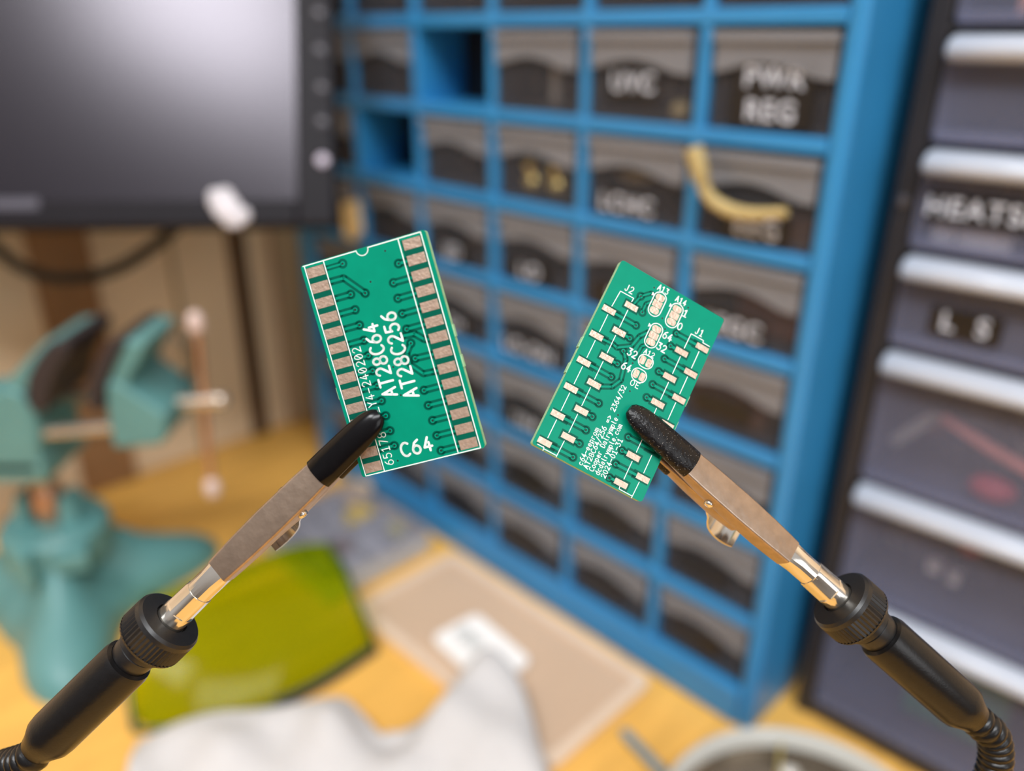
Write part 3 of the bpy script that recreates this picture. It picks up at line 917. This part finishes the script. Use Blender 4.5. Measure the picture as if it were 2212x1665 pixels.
el = lambda cx, cy, rx, ry: arc(cx, cy, rx, ry, 0, 360, 16)
G = {
    'A': [[(0, 0), (.3, 1), (.6, 0)], [(.12, .32), (.48, .32)]],
    'C': [arc(.36, .5, .36, .5, 52, 308, 14)],
    'D': [[(0, 0), (0, 1), (.25, 1)] + arc(.25, .5, .35, .5, 90, -90) + [(0, 0)]],
    'E': [[(.52, 1), (0, 1), (0, 0), (.52, 0)], [(0, .52), (.4, .52)]],
    'J': [[(.4, 1), (.4, .25)] + arc(.2, .25, .2, .25, 0, -160)],
    'O': [el(.33, .5, .33, .5)],
    'T': [[(0, 1), (.6, 1)], [(.3, 1), (.3, 0)]],
    'Y': [[(0, 1), (.3, .48), (.6, 1)], [(.3, .48), (.3, 0)]],
    '0': [el(.3, .5, .28, .5)],
    '1': [[(.08, .8), (.3, 1), (.3, 0)], [(.08, 0), (.52, 0)]],
    '2': [arc(.3, .71, .27, .29, 160, -35) + [(.02, 0), (.6, 0)]],
    '3': [[(.05, 1), (.55, 1), (.27, .6)] + arc(.27, .3, .3, .3, 90, -140)],
    '4': [[(.4, 1), (.04, .3), (.62, .3)], [(.42, .62), (.42, 0)]],
    '5': [[(.54, 1), (.1, 1), (.06, .55)] + arc(.27, .32, .3, .32, 115, -140)],
    '6': [[(.5, 1), (.22, .82)] + arc(.3, .3, .28, .3, 150, 510, 16)],
    '7': [[(0, 1), (.58, 1), (.22, 0)]],
    '8': [el(.3, .75, .24, .25), el(.3, .26, .29, .26)],
    'a': [arc(.27, .5, .22, .17, 140, 0) + [(.49, 0)], arc(.25, .18, .24, .18, 60, 400, 14)],
    'c': [arc(.28, .33, .28, .33, 50, 310)],
    'd': [[(.5, 1), (.5, 0)], el(.25, .33, .25, .33)],
    'e': [[(.02, .35), (.52, .35)] + arc(.27, .33, .26, .33, 0, 310, 14)],
    'i': [[(.25, .66), (.25, 0)], [(.25, .95), (.25, .97)]],
    'l': [[(.2, 1), (.2, .15), (.35, 0)]],
    'm': [[(0, 0), (0, .66)], arc(.17, .45, .16, .21, 180, 0) + [(.33, 0)], arc(.5, .45, .16, .21, 180, 0) + [(.66, 0)]],
    'o': [el(.28, .33, .28, .33)],
    'p': [[(0, .66), (0, -.33)], el(.26, .33, .26, .33)],
    'r': [[(.05, .66), (.05, 0)], arc(.3, .38, .25, .28, 170, 60)],
    'y': [[(0, .66), (.27, .02)], [(.54, .66), (.18, -.33), (.04, -.33)]],
    '-': [[(.02, .42), (.58, .42)]], '_': [[(0, -.12), (.6, -.12)]], '.': [[(.2, 0), (.21, .02)]],
    '=': [[(.02, .3), (.58, .3)], [(.02, .58), (.58, .58)]], '>': [[(.08, .75), (.55, .45), (.08, .15)]],
    '/': [[(.02, -.15), (.6, 1.1)]], ' ': [],
}
DIA = {**G, '0': [el(.3, .5, .28, .5), [(.14, .3), (.46, .7)]]}


class Flat:
    """flat marks on a board face; points in millimetres, x right and y down"""
    def __init__(s, z):
        s.b, s.z = MB(), z

    def poly(s, pts, mi=0):
        s.b.add([(x * 1e-3, -y * 1e-3, s.z * 1e-3) for x, y in pts], [tuple(range(len(pts)))], mi)

    def disc(s, x, y, r, mi=0, n=14):
        s.poly([(x + r * math.cos(2 * math.pi * k / n), y + r * math.sin(2 * math.pi * k / n)) for k in range(n)], mi)

    def ring(s, x, y, r0, r1, mi=0, n=14):
        for k in range(n):
            a, c = 2 * math.pi * k / n, 2 * math.pi * (k + 1) / n
            s.poly([(x + r0 * math.cos(a), y + r0 * math.sin(a)), (x + r1 * math.cos(a), y + r1 * math.sin(a)), (x + r1 * math.cos(c), y + r1 * math.sin(c)), (x + r0 * math.cos(c), y + r0 * math.sin(c))], mi)

    def line(s, pts, wd, mi=0, caps=True):
        for (x0, y0), (x1, y1) in zip(pts, pts[1:]):
            dx, dy = x1 - x0, y1 - y0
            l = math.hypot(dx, dy) or 1
            ox, oy = -dy / l * wd / 2, dx / l * wd / 2
            s.poly([(x0 + ox, y0 + oy), (x1 + ox, y1 + oy), (x1 - ox, y1 - oy), (x0 - ox, y0 - oy)], mi)
        if caps:
            for x, y in pts:
                s.disc(x, y, wd / 2, mi, 10)

    def rect(s, x, y, w_, h_, mi=0):
        s.poly([(x - w_ / 2, y - h_ / 2), (x + w_ / 2, y - h_ / 2), (x + w_ / 2, y + h_ / 2), (x - w_ / 2, y + h_ / 2)], mi)

    def text(s, tx, x, y, length, cap, wd, up=False, font=G, mi=0):
        """baseline starts at x, y; up=True runs towards -y with the letter tops towards -x"""
        adv = length / (len(tx) - 0.25)
        sx = min(adv / 0.86, cap * 1.02)
        for k, ch in enumerate(tx):
            for st in font[ch]:
                pl = []
                for gx, gy in st:
                    a, h = k * adv + gx * sx, gy * cap
                    pl.append((x - h, y - a) if up else (x + a, y - h))
                s.line(pl, wd, mi)


mask = mat('solder_mask_green', (0, 130, 104), 0.32, var=0.05, scale=400, spec=0.14)
clr = mat('bare_mask_green', (0, 84, 68), 0.32, var=0.05, scale=400, spec=0.14)
trc = mat('trace_green', (0, 134, 108), 0.32, var=0.04, scale=400, spec=0.14)
silkm = mat('white_silkscreen', (238, 246, 244), 0.6, var=0.02)
padm = mat('tinned_pad', (205, 180, 162), 0.36, 0.7, var=0.12, scale=1200, bump=0.22, bscale=2000)
holem = mat('via_hole', (8, 30, 26), 0.5)
core = mat('board_core', (150, 190, 150), 0.6, var=0.15, scale=900)
PW, PH, PT = 21.37, 35.83, 0.8
TOP = PT


def rod_cols(wx, wy, wz):
    v = V((wx, wy, wz))
    r = M.Rotation(v.length, 3, v.normalized())
    return [V((r[0][i], r[1][i], r[2][i])) for i in range(3)]


def board(pose, label):
    cx_, cy_, cz_ = [cam_dir(*c) for c in rod_cols(*pose[:3])]
    pos = CAM + cam_dir(*[q * 1e-3 for q in pose[3:]])
    mx = frame(pos, cx_, -cy_, -cz_)
    t = thing('circuit_board', label, 'circuit board', mx, 'green adapter circuit boards')
    b = MB()
    pl = [(x * 1e-3, y * 1e-3) for x, y in rrect(-PW / 2, PW / 2, -PH / 2, PH / 2, 0.5)]
    b.prism(pl, -PT * 1e-3 + 0.00006, PT * 1e-3 - 0.00006, 1)
    b.prism(pl, PT * 1e-3 - 0.00006, PT * 1e-3, 0)
    b.prism(pl, -PT * 1e-3, -PT * 1e-3 + 0.00006, 0)
    o = b.build('board_panel', [mask, core], t)
    # small break-off nubs along the two long edges
    nb = MB()
    for y in (-1.5, 3.5):
        for sx in (-1, 1):
            nb.box(sx * PW / 2e3 - 0.00018, sx * PW / 2e3 + 0.00018, -y * 1e-3 - 0.001, -y * 1e-3 + 0.001, -0.0006, 0.0006, 0)
    nb.build('edge_nub', core, t)
    return t, mx


def pad(t, x, y, w_, h_, name='pad'):
    MB().box((x - w_ / 2) * 1e-3, (x + w_ / 2) * 1e-3, (-y - h_ / 2) * 1e-3, (-y + h_ / 2) * 1e-3, TOP * 1e-3 + 2e-6, TOP * 1e-3 + 36e-6).build(name, padm, t)


def via(dk_, tr_, x, y, iso=True):
    if iso:
        dk_.disc(x, y, 0.78, 0, 18)
    tr_.disc(x, y, 0.34, 0)
    tr_.b.v  # noqa


# left board ------------------------------------------------
POSE_L = (0.112123, 0.149759, -0.258502, -19.06155, -4.73260, 128.87335)
tL, mL = board(POSE_L, 'green circuit board with two columns of wide pads, reading AT28C64 and C64')
dkf, trf, slk, hol = Flat(TOP + 0.006), Flat(TOP + 0.012), Flat(TOP + 0.022), Flat(TOP + 0.018)
PXL, PXR = -8.42, 8.13
ys = [-16.4 + 2.54 * k for k in range(14)]
dkf.rect(-8.42, 0.1, 3.5, PH - 1.1)
dkf.rect(8.13, 0.1, 3.5, PH - 1.1)
for y in ys:
    pad(tL, PXL, y, 2.95, 1.62)
    pad(tL, PXR, y, 2.95, 1.62)


def trace(pts, wd=0.42, iso=0.42):
    dkf.line(pts, wd + 2 * iso)
    trf.line(pts, wd)


def vdot(x, y, iso=True):
    if iso:
        dkf.disc(x, y, 0.80, 0, 18)
    trf.disc(x, y, 0.40)
    hol.disc(x, y, 0.17)


for k, y in enumerate(ys):
    if k in (1,):
        vdot(5.1, -13.95); trace([(5.1, -13.95), (6.5, -13.95)])
    elif k in (2, 3, 4, 5, 9, 10, 11, 12, 13):
        vdot(3.45, y + 0.05); trace([(3.45, y + 0.05), (6.5, y + 0.05)])
trace([(2.48, -2.79), (4.46, -2.68), (5.79, -1.36), (6.4, -1.2)])
vdot(3.49, -1.33)
trace([(3.49, -1.33), (2.35, 0.1), (2.39, 1.93), (4.11, 3.91), (5.79, 4.0), (6.5, 4.0)], 0.36)
vdot(3.47, 1.2); trace([(3.47, 1.2), (6.4, 1.3)])
for x, y in ((3.57, -16.44), (-0.13, -12.43), (0.99, -2.63), (-0.41, 1.62), (-0.49, 6.31), (-4.05, 16.59)):
    vdot(x, y, False)
vdot(-3.75, -16.4); trace([(-3.75, -16.4), (-6.6, -16.4)], 0.3, 0.3)
vdot(-1.51, -10.93); trace([(-6.6, -14.2), (-4.25, -14.17), (-1.51, -10.93)])
for k in range(2, 13):
    vdot(-3.88, ys[k] - 0.05); trace([(-3.88, ys[k] - 0.05), (-6.6, ys[k] - 0.05)])
for x in (-10.05, -6.72, 6.09, 9.9):
    slk.line([(x, -17.6), (x, 17.75)], 0.15)
slk.line([(-10.3, -17.72), (-1.0, -17.72)], 0.15)
slk.line([(0.95, -17.72), (9.9, -17.72)], 0.15)
slk.line([(-10.05, 17.78), (9.9, 17.78)], 0.15)
slk.line(arc(-0.03, -17.72, 1.0, 1.0, 0, 180, 14), 0.15)
slk.text('AT28C64', -1.05, 6.05, 12.0, 2.35, 0.36, True)
slk.text('AT28C256', 2.35, 7.1, 14.1, 2.35, 0.36, True)
slk.text('C64', -3.0, 16.2, 5.3, 2.2, 0.38)
slk.text('65178', -4.80, 16.95, 5.55, 1.40, 0.14, True, DIA)
slk.text('_Y4-240202', -4.85, 8.1, 11.1, 1.40, 0.14, True, DIA)
dkf.b.build('mask_clearance', clr, tL)
trf.b.build('copper_trace', trc, tL)
hol.b.build('via_hole', holem, tL)
slk.b.build('silkscreen', silkm, tL)

# right board -----------------------------------------------
POSE_R = (-0.1605, -0.1962, 0.4803, 20.2428, -0.9838, 136.5321)
tR, mR = board(POSE_R, 'green circuit board with small staggered pads, reading c64-eeprom 2024-01-31')
dkf, trf, slk, hol = Flat(TOP + 0.006), Flat(TOP + 0.012), Flat(TOP + 0.022), Flat(TOP + 0.018)
for k in range(6):
    yo, yi = -8.75 + 5.08 * k, -11.3 + 5.08 * k
    pad(tR, -8.87, yo, 2.45, 1.02); pad(tR, -5.6, yi, 2.45, 1.02)
    dkf.rect(-5.6, yi, 3.1, 1.8)
    dkf.rect(-8.4, yo, 3.4, 1.6)
    if k != 1:
        vdot(-3.41, yo); trace([(-3.41, yo), (-8.5, yo)], 0.45, 0.4)
    if k not in (0, 3):
        vdot(-3.41, yi + 0.03); trace([(-3.41, yi + 0.03), (-5.6, yi)], 0.45, 0.4)
    yo2, yi2 = -11.2 + 5.08 * k, -8.66 + 5.08 * k
    if k < 4 or k == 5:
        pad(tR, 9.1, yo2, 2.45, 1.02)
    if k < 3 or k > 3:
        pad(tR, 5.98, yi2, 2.45, 1.02)
    dkf.rect(5.98, yi2, 3.1, 1.8)
    dkf.rect(8.7, yo2, 3.2, 1.6)
    vdot(3.74, yo2 + 0.05); trace([(3.74, yo2 + 0.05), (8.8, yo2)], 0.45, 0.4)
    vdot(3.74, yi2 + 0.03); trace([(3.74, yi2 + 0.03), (5.9, yi2)], 0.45, 0.4)
    slk.line([(-8.7, yo + 0.85), (-8.7, yo + 4.2)] if k < 5 else [(-8.7, yo + 0.8), (-8.7, yo + 0.82)], 0.14)
    slk.line([(-5.88, yi + 0.85), (-5.88, yi + 4.3)] if k < 5 else [(-5.95, yi + 0.85), (-6.02, 17.93)], 0.14)
    slk.line([(8.85, yo2 + 0.85), (8.85, yo2 + 4.2)] if k < 5 else [(8.8, yo2 + 0.85), (8.71, 18.02)], 0.14)
    if k < 5:
        slk.line([(6.15, yi2 + 0.85), (6.15, yi2 + 4.2)], 0.14)
slk.line([(-8.7, -9.6), (-8.5, -12.75), (-5.85, -12.8), (-5.9, -12.1)], 0.14)
slk.line([(-9.8, 17.5), (-8.56, 17.5), (-8.5, 18.0), (-6.02, 17.93)][:3] + [(-8.5, 17.7), (-6.02, 17.7)], 0.14)
slk.line([(6.15, -9.5), (6.2, -12.45), (8.75, -12.5), (8.8, -12.1), (10.2, -12.1)], 0.14)
slk.line([(6.0, 17.2), (6.1, 17.7), (8.71, 17.72)], 0.14)
vdot(-3.39, -11.38); trace([(-3.39, -11.38), (-3.44, -13.05), (-2.38, -14.2)], 0.3, 0.3)
vdot(-4.87, -13.8); trace([(-4.87, -13.8), (-5.38, -11.94)], 0.3, 0.3); trace([(-4.87, -13.8), (-3.4, -15.3), (-2.2, -15.2)], 0.3, 0.3)
vdot(-3.47, -3.64); trace([(-3.47, -3.64), (-2.47, -2.6), (-1.65, 1.08), (-2.57, 2.84), (-4.6, 3.9)], 0.36, 0.36)
trace([(-8.5, -3.6), (-5.6, -3.8), (-4.74, -3.58), (-2.55, -5.11), (-2.0, -7.35), (-0.9, -8.8)], 0.36, 0.36)
trace([(-1.1, -3.4), (-0.9, -6.0), (0.2, -7.0)], 0.3, 0.3)
for x, y in ((-3.38, -16.39), (0.28, -12.27), (1.55, -10.8), (3.71, -16.37), (-1.08, -2.56), (0.59, 2.01), (0.49, 6.66), (3.75, 16.9)):
    vdot(x, y, False)


def capsule(x, y, w_, h_):
    r = min(w_, h_) / 2
    p = rrect(-w_ / 2, w_ / 2, -h_ / 2, h_ / 2, r * 0.95, 6)
    return [(x + a, y + c) for a, c in p] + [(x + p[0][0], y + p[0][1])]


for x, y in ((-1.61, -14.05), (2.03, -13.8), (0.21, -8.74)):
    slk.line(capsule(x, y, 2.35, 4.55), 0.17)
    for k in (-1, 0, 1):
        hh = 1.25
        pl = rrect(-0.86, 0.86, -0.6, 0.6, 0.5 if k else 0.05, 5)
        if k:
            pl = [(a, min(c, 0.6)) for a, c in pl]
        b = MB()
        b.prism([((x + a) * 1e-3, -(y + 1.27 * k + c) * 1e-3) for a, c in pl], TOP * 1e-3 + 2e-6, TOP * 1e-3 + 36e-6)
        b.build('jumper_pad', padm, tR)
for x, y in ((0.9, -3.95), (0.87, -1.22)):
    slk.line(capsule(x, y, 2.75, 2.25), 0.17)
    for k in (-1, 1):
        b = MB()
        pl = rrect(-0.5, 0.5, -0.75, 0.75, 0.3, 4)
        b.prism([((x + 0.62 * k + a) * 1e-3, -(y + c) * 1e-3) for a, c in pl], TOP * 1e-3 + 2e-6, TOP * 1e-3 + 36e-6)
        b.build('jumper_pad', padm, tR)
for tx, x, y, ln, cp, wd in (('A13', -2.75, -16.45, 2.05, 1.0, 0.17), ('A14', 1.02, -16.3, 2.05, 1.0, 0.17), ('A12', -0.1, -5.15, 1.95, 0.85, 0.14), ('64', 1.7, -9.25, 1.7, 1.25, 0.22), ('32', 1.6, -6.95, 1.7, 1.25, 0.22),
                             ('32', -2.7, -3.45, 1.7, 1.25, 0.22), ('64', -2.6, -0.8, 1.7, 1.25, 0.22), ('OE', 0.05, 0.98, 1.85, 1.0, 0.14), ('1', 3.35, -14.55, 0.9, 1.25, 0.2), ('0', 3.4, -11.95, 0.9, 1.25, 0.2), ('J2', -7.95, -13.3, 1.5, 1.2, 0.17), ('J1', 6.75, -12.9, 1.5, 1.2, 0.17)):
    slk.text(tx, x, y, ln, cp, wd)
for x, y in ((-3.01, -15.28), (0.71, -15.09), (-1.2, -10.01)):
    slk.poly([(x - 0.25, y - 0.35), (x + 0.35, y), (x - 0.25, y + 0.35)])
for tx, x, y, ln in (('c64-eeprom', -1.42, 17.15, 6.75), ('AT28C64/256 => 2364/32', -0.30, 17.25, 15.6), ('Cooper Dalrymple', 0.78, 17.2, 10.0), ('dcdalrymple.com', 1.95, 17.25, 9.3), ('2024-01-31', 3.12, 17.25, 7.2)):
    slk.text(tx, x, y, ln, 0.86, 0.155, True)
dkf.b.build('mask_clearance', clr, tR)
trf.b.build('copper_trace', trc, tR)
hol.b.build('via_hole', holem, tR)
slk.b.build('silkscreen', silkm, tR)

# ------------------------------------------------------------------ helping-hand arms
clipm = mat('nickel_clip', (166, 147, 131), 0.36, 0.88, var=0.10, scale=500, bump=0.12, bscale=700)
chrome = mat('nickel_ferrule', (220, 214, 204), 0.15, 0.95, var=0.04)
blk = mat('black_handle', (14, 13, 14), 0.3, var=0.2, scale=900, spec=0.35, bump=0.05, bscale=2500)
knurl = mat('black_collar', (20, 19, 20), 0.38, var=0.25, scale=1500)
glossv = mat('glossy_vinyl', (7, 6, 8), 0.2, var=0.2, scale=800, spec=0.22)


def dusty(name):
    m = mat(name, (10, 9, 12), 0.33, var=0.2, bump=0.3, bscale=1400, spec=0.3)
    t = m.node_tree
    b = t.nodes['Principled BSDF']
    old = b.inputs['Base Color'].links[0].from_socket
    nz = t.nodes.new('ShaderNodeTexVoronoi')
    nz.inputs['Scale'].default_value = 2600
    tcn = t.nodes.new('ShaderNodeTexCoord')
    t.links.new(tcn.outputs['Object'], nz.inputs['Vector'])
    r = t.nodes.new('ShaderNodeMath'); r.operation = 'LESS_THAN'; r.inputs[1].default_value = 0.15
    t.links.new(nz.outputs['Distance'], r.inputs[0])
    mx = t.nodes.new('ShaderNodeMixRGB')
    mx.inputs[2].default_value = lin(120, 116, 112)
    t.links.new(r.outputs[0], mx.inputs[0])
    t.links.new(old, mx.inputs[1])
    t.links.new(mx.outputs[0], b.inputs['Base Color'])
    return m


dustv = dusty('dusty_vinyl')


def sect(x, hw, zt, zb, r, n=4):
    """rounded rectangle section across the clip at x (mm)"""
    return [(x * 1e-3, a * 1e-3, c * 1e-3) for a, c in rrect(-hw, hw, zb, zt, min(r, hw * 0.98, (zt - zb) * 0.49), n)]


def arm(label, tip_px, axis, pose, roll, sleeve_m, tail_px, base_xy):
    cols = rod_cols(*pose[:3])
    nrm = -cam_dir(*cols[2])
    bpos = CAM + cam_dir(*[q * 1e-3 for q in pose[3:]])
    ax = cam_dir(*axis).normalized()                 # towards the tip
    nz_ = (nrm - ax * nrm.dot(ax)).normalized()
    nz_ = M.Rotation(roll, 3, ax) @ nz_
    tip = on_plane(*tip_px, bpos + nrm * 0.0030, nrm)
    CL = frame(tip, ax, nz_.cross(ax), nz_)
    base = V((base_xy[0], base_xy[1], 0))
    t = thing('helping_hand_arm', label, 'helping hand', M.Translation(base), 'helping hand arms')
    LM = t.matrix_world.inverted() @ CL
    mk = lambda b, name, m, **kw: b.build(name, m, t, LM, **kw) if False else _mk(b, name, m, LM, t, **kw)
    # upper jaw: folded channel, flat on top
    b = MB()
    b.loft([sect(x, hw, zt, zb, r) for x, hw, zt, zb, r in ((-38.2, 2.25, -0.1, -3.6, 0.5), (-36, 2.35, 0.0, -3.7, 0.5), (-32, 2.5, 0.05, -3.8, 0.45), (-26, 2.62, 0.05, -3.5, 0.45), (-18, 2.55, 0.0, -3.0, 0.45), (-11, 2.25, -0.1, -2.3, 0.4), (-3, 1.8, -0.3, -2.0, 0.4))])
    mk(b, 'upper_jaw', clipm, smooth=35)
    b = MB()
    b.loft([sect(x, hw, zt, zb, r) for x, hw, zt, zb, r in ((-29, 2.0, -3.2, -6.2, 0.5), (-24, 2.15, -3.4, -6.8, 0.5), (-18, 2.1, -3.6, -6.6, 0.5), (-10, 1.9, -3.9, -6.0, 0.4), (-2.5, 1.6, -3.9, -5.4, 0.4))])
    mk(b, 'lower_jaw', clipm, smooth=35)
    # thumb lever: sheet curling away behind the hinge
    b = MB()
    pr = [(-23.5, -6.3), (-25, -7.6), (-26.0, -9.0), (-27.5, -10.4), (-29.6, -11.0), (-31.4, -10.4), (-32.4, -9.2)]
    pr = [(q.x, q.y) for q in smoothpath([V((x, z, 0)) for x, z in pr], 4)]
    b.loft([[(x * 1e-3, -hw * 1e-3, z * 1e-3), (x * 1e-3, hw * 1e-3, z * 1e-3), (x * 1e-3, hw * 1e-3, (z - 0.5) * 1e-3), (x * 1e-3, -hw * 1e-3, (z - 0.5) * 1e-3)] for x, z, hw in [(x, z, 1.9 + 0.6 * k / len(pr)) for k, (x, z) in enumerate(pr)]])
    mk(b, 'thumb_lever', chrome, smooth=50)
    for sy in (-1, 1):
        b = MB()
        b.lathe([(0.00085, 0), (0.00085, 0.0003), (0.0006, 0.00055), (0.00001, 0.00065)], 18, 0, M.Translation((-0.0215, sy * 0.00255, -0.0026)) @ M.Rotation(-sy * math.pi / 2, 4, 'X'))
        mk(b, 'rivet', chrome, smooth=50)
    # vinyl sleeves on both jaws
    b = MB()
    rg = []
    for x, k in ((-14.6, 0.93), (-14.5, 1.0), (-12, 1.0), (-8, 0.97), (-5, 0.93), (-3, 0.86), (-1.6, 0.74), (-0.6, 0.56), (-0.1, 0.36)):
        rg.append([(x * 1e-3, 2.75 * k * math.cos(a) * 1e-3, (-0.95 + 1.55 * (k if k < 0.9 else 1) * math.sin(a) * (0.93 if math.sin(a) < 0 else 1)) * 1e-3) for a in [2 * math.pi * i / 28 for i in range(28)]])
    for r_ in rg:       # squarer flanks
        for i, (x, y, z) in enumerate(r_):
            r_[i] = (x, y, z)
    b.loft(rg)
    mk(b, 'sleeve', sleeve_m, smooth=50)
    b = MB()
    rg = []
    for x, k in ((-13.4, 0.95), (-13.2, 1.0), (-8, 0.95), (-4, 0.85), (-2.2, 0.68), (-1.6, 0.4)):
        rg.append([(x * 1e-3, 2.5 * k * math.cos(a) * 1e-3, (-5.2 + 1.35 * k * math.sin(a)) * 1e-3) for a in [2 * math.pi * i / 24 for i in range(24)]])
    b.loft(rg)
    mk(b, 'lower_sleeve', sleeve_m, smooth=50)
    # ferrule: faceted shank, then crimped barrel
    RX = M.Translation((0, 0, -0.0019)) @ M.Rotation(math.pi / 2, 4, 'Y')   # lathe z -> +x
    b = MB()
    rings = []
    for x, r_, flat in ((-44.2, 2.30, 0), (-40.6, 2.30, 0), (-38.1, 2.30, 1), (-36.8, 2.25, 1)):
        ring = []
        for i in range(24):
            a = 2 * math.pi * i / 24
            y, z = r_ * math.cos(a), r_ * math.sin(a)
            if flat:
                y, z = max(-2.2, min(2.2, y * 1.15)), max(-1.75, min(1.78 if x < -37 else 1.5, z))
            ring.append((x * 1e-3, y * 1e-3, (z - 1.9) * 1e-3))
        rings.append(ring)
    b.loft(rings)
    mk(b, 'shank', chrome, smooth=14)
    b = MB()
    rings = []
    for x, r_, hexk in ((-51.5, 2.65, 0), (-48.3, 2.62, 0), (-48.2, 2.62, 1), (-43.9, 2.55, 1), (-43.6, 2.4, 0)):
        ring = []
        for i in range(36):
            a = 2 * math.pi * i / 36
            rr_ = r_
            if hexk:
                m6 = (a + math.pi / 6) % (math.pi / 3) - math.pi / 6
                rr_ = min(r_, r_ * 0.90 / math.cos(m6))
            ring.append((x * 1e-3, rr_ * math.cos(a) * 1e-3, (rr_ * math.sin(a) - 1.9) * 1e-3))
        rings.append(ring)
    b.loft(rings)
    mk(b, 'ferrule', chrome, smooth=30)
    # knurled collar
    b = MB()
    b.lathe([(0.0028, -0.0570), (0.0046, -0.0568), (0.0058, -0.0560), (0.0060, -0.0555)], 96, 0, RX)
    kn = lambda i: 1.0 if i % 2 else 0.965
    b.lathe([(0.0060, -0.0557), (0.0060, -0.0518)], 96, 0, RX, True, kn)
    b.lathe([(0.0060, -0.0520), (0.0059, -0.0512), (0.0055, -0.0507), (0.0030, -0.0504), (0.0028, -0.0510)], 96, 0, RX)
    mk(b, 'knurled_collar', knurl, smooth=25)
    b = MB()
    b.lathe([(0.0030, -0.0625), (0.0035, -0.0610), (0.0037, -0.0598), (0.0037, -0.0586), (0.0034, -0.0583), (0.0042, -0.0580), (0.0042, -0.0566)], 36, 0, RX)
    mk(b, 'swivel_neck', knurl, smooth=30)
    b = MB()
    b.lathe([(0.0026, -0.0850), (0.0030, -0.0848), (0.0034, -0.0835), (0.0043, -0.0815), (0.00445, -0.0800), (0.00445, -0.0622), (0.0042, -0.0612), (0.0036, -0.0609), (0.0033, -0.0614), (0.0025, -0.0625)], 48, 0, RX)
    mk(b, 'handle', blk, smooth=35)
    # gooseneck: leaves the handle, curves down to its foot outside the frame
    st = CL @ V((-0.0835, 0, -0.0019))
    pts = [st - ax * -0.0, st - ax * 0.004] + [at_depth(px, py, d) for px, py, d in tail_px] + [V((base.x, base.y, 0.10)), V((base.x, base.y, 0.05)), V((base.x, base.y, 0.012))]
    sp_ = smoothpath(pts, 14)
    # resample evenly
    res, acc, step = [sp_[0]], 0.0, 0.00028
    for a_, c_ in zip(sp_, sp_[1:]):
        l = (c_ - a_).length
        while acc + l >= step:
            f = (step - acc) / l
            a_ = a_.lerp(c_, f)
            l = (c_ - a_).length
            acc = 0.0
            res.append(a_)
        acc += l
    prof_ = [0.00262, 0.00292, 0.00302, 0.00302, 0.00292, 0.00262]
    iv = t.matrix_world.inverted()
    b = MB()
    b.tube([iv @ q for q in res], [prof_[i % 6] for i in range(len(res))], 18)
    b.build('gooseneck', blk, t, smooth=30)
    MB().lathe([(0.028, 0.0005), (0.029, 0.002), (0.029, 0.010), (0.026, 0.0125), (0.006, 0.014), (0.004, 0.020)], 40).build('base', blk, t, smooth=40)
    return t


def _mk(b, name, m, LM, t, **kw):
    b.v = [tuple(LM @ V(p)) for p in b.v]
    return b.build(name, m, t, **kw)


arm('helping hand arm with glossy black clip sleeve gripping the AT28C64 board', (818, 893), (0.723, -0.690, -0.10), POSE_L, math.radians(-9), glossv,
    [(-25, 1672, 0.1435), (-95, 1760, 0.146), (-150, 1900, 0.149)], (-0.105, 0.088))
arm('helping hand arm with dusty black clip sleeve gripping the c64-eeprom board', (1364, 880), (-0.752, -0.655, -0.10), POSE_R, math.radians(12), dustv,
    [(2146, 1592, 0.1445), (2150, 1645, 0.146), (2128, 1715, 0.1475), (2085, 1850, 0.150)], (0.084, 0.100))
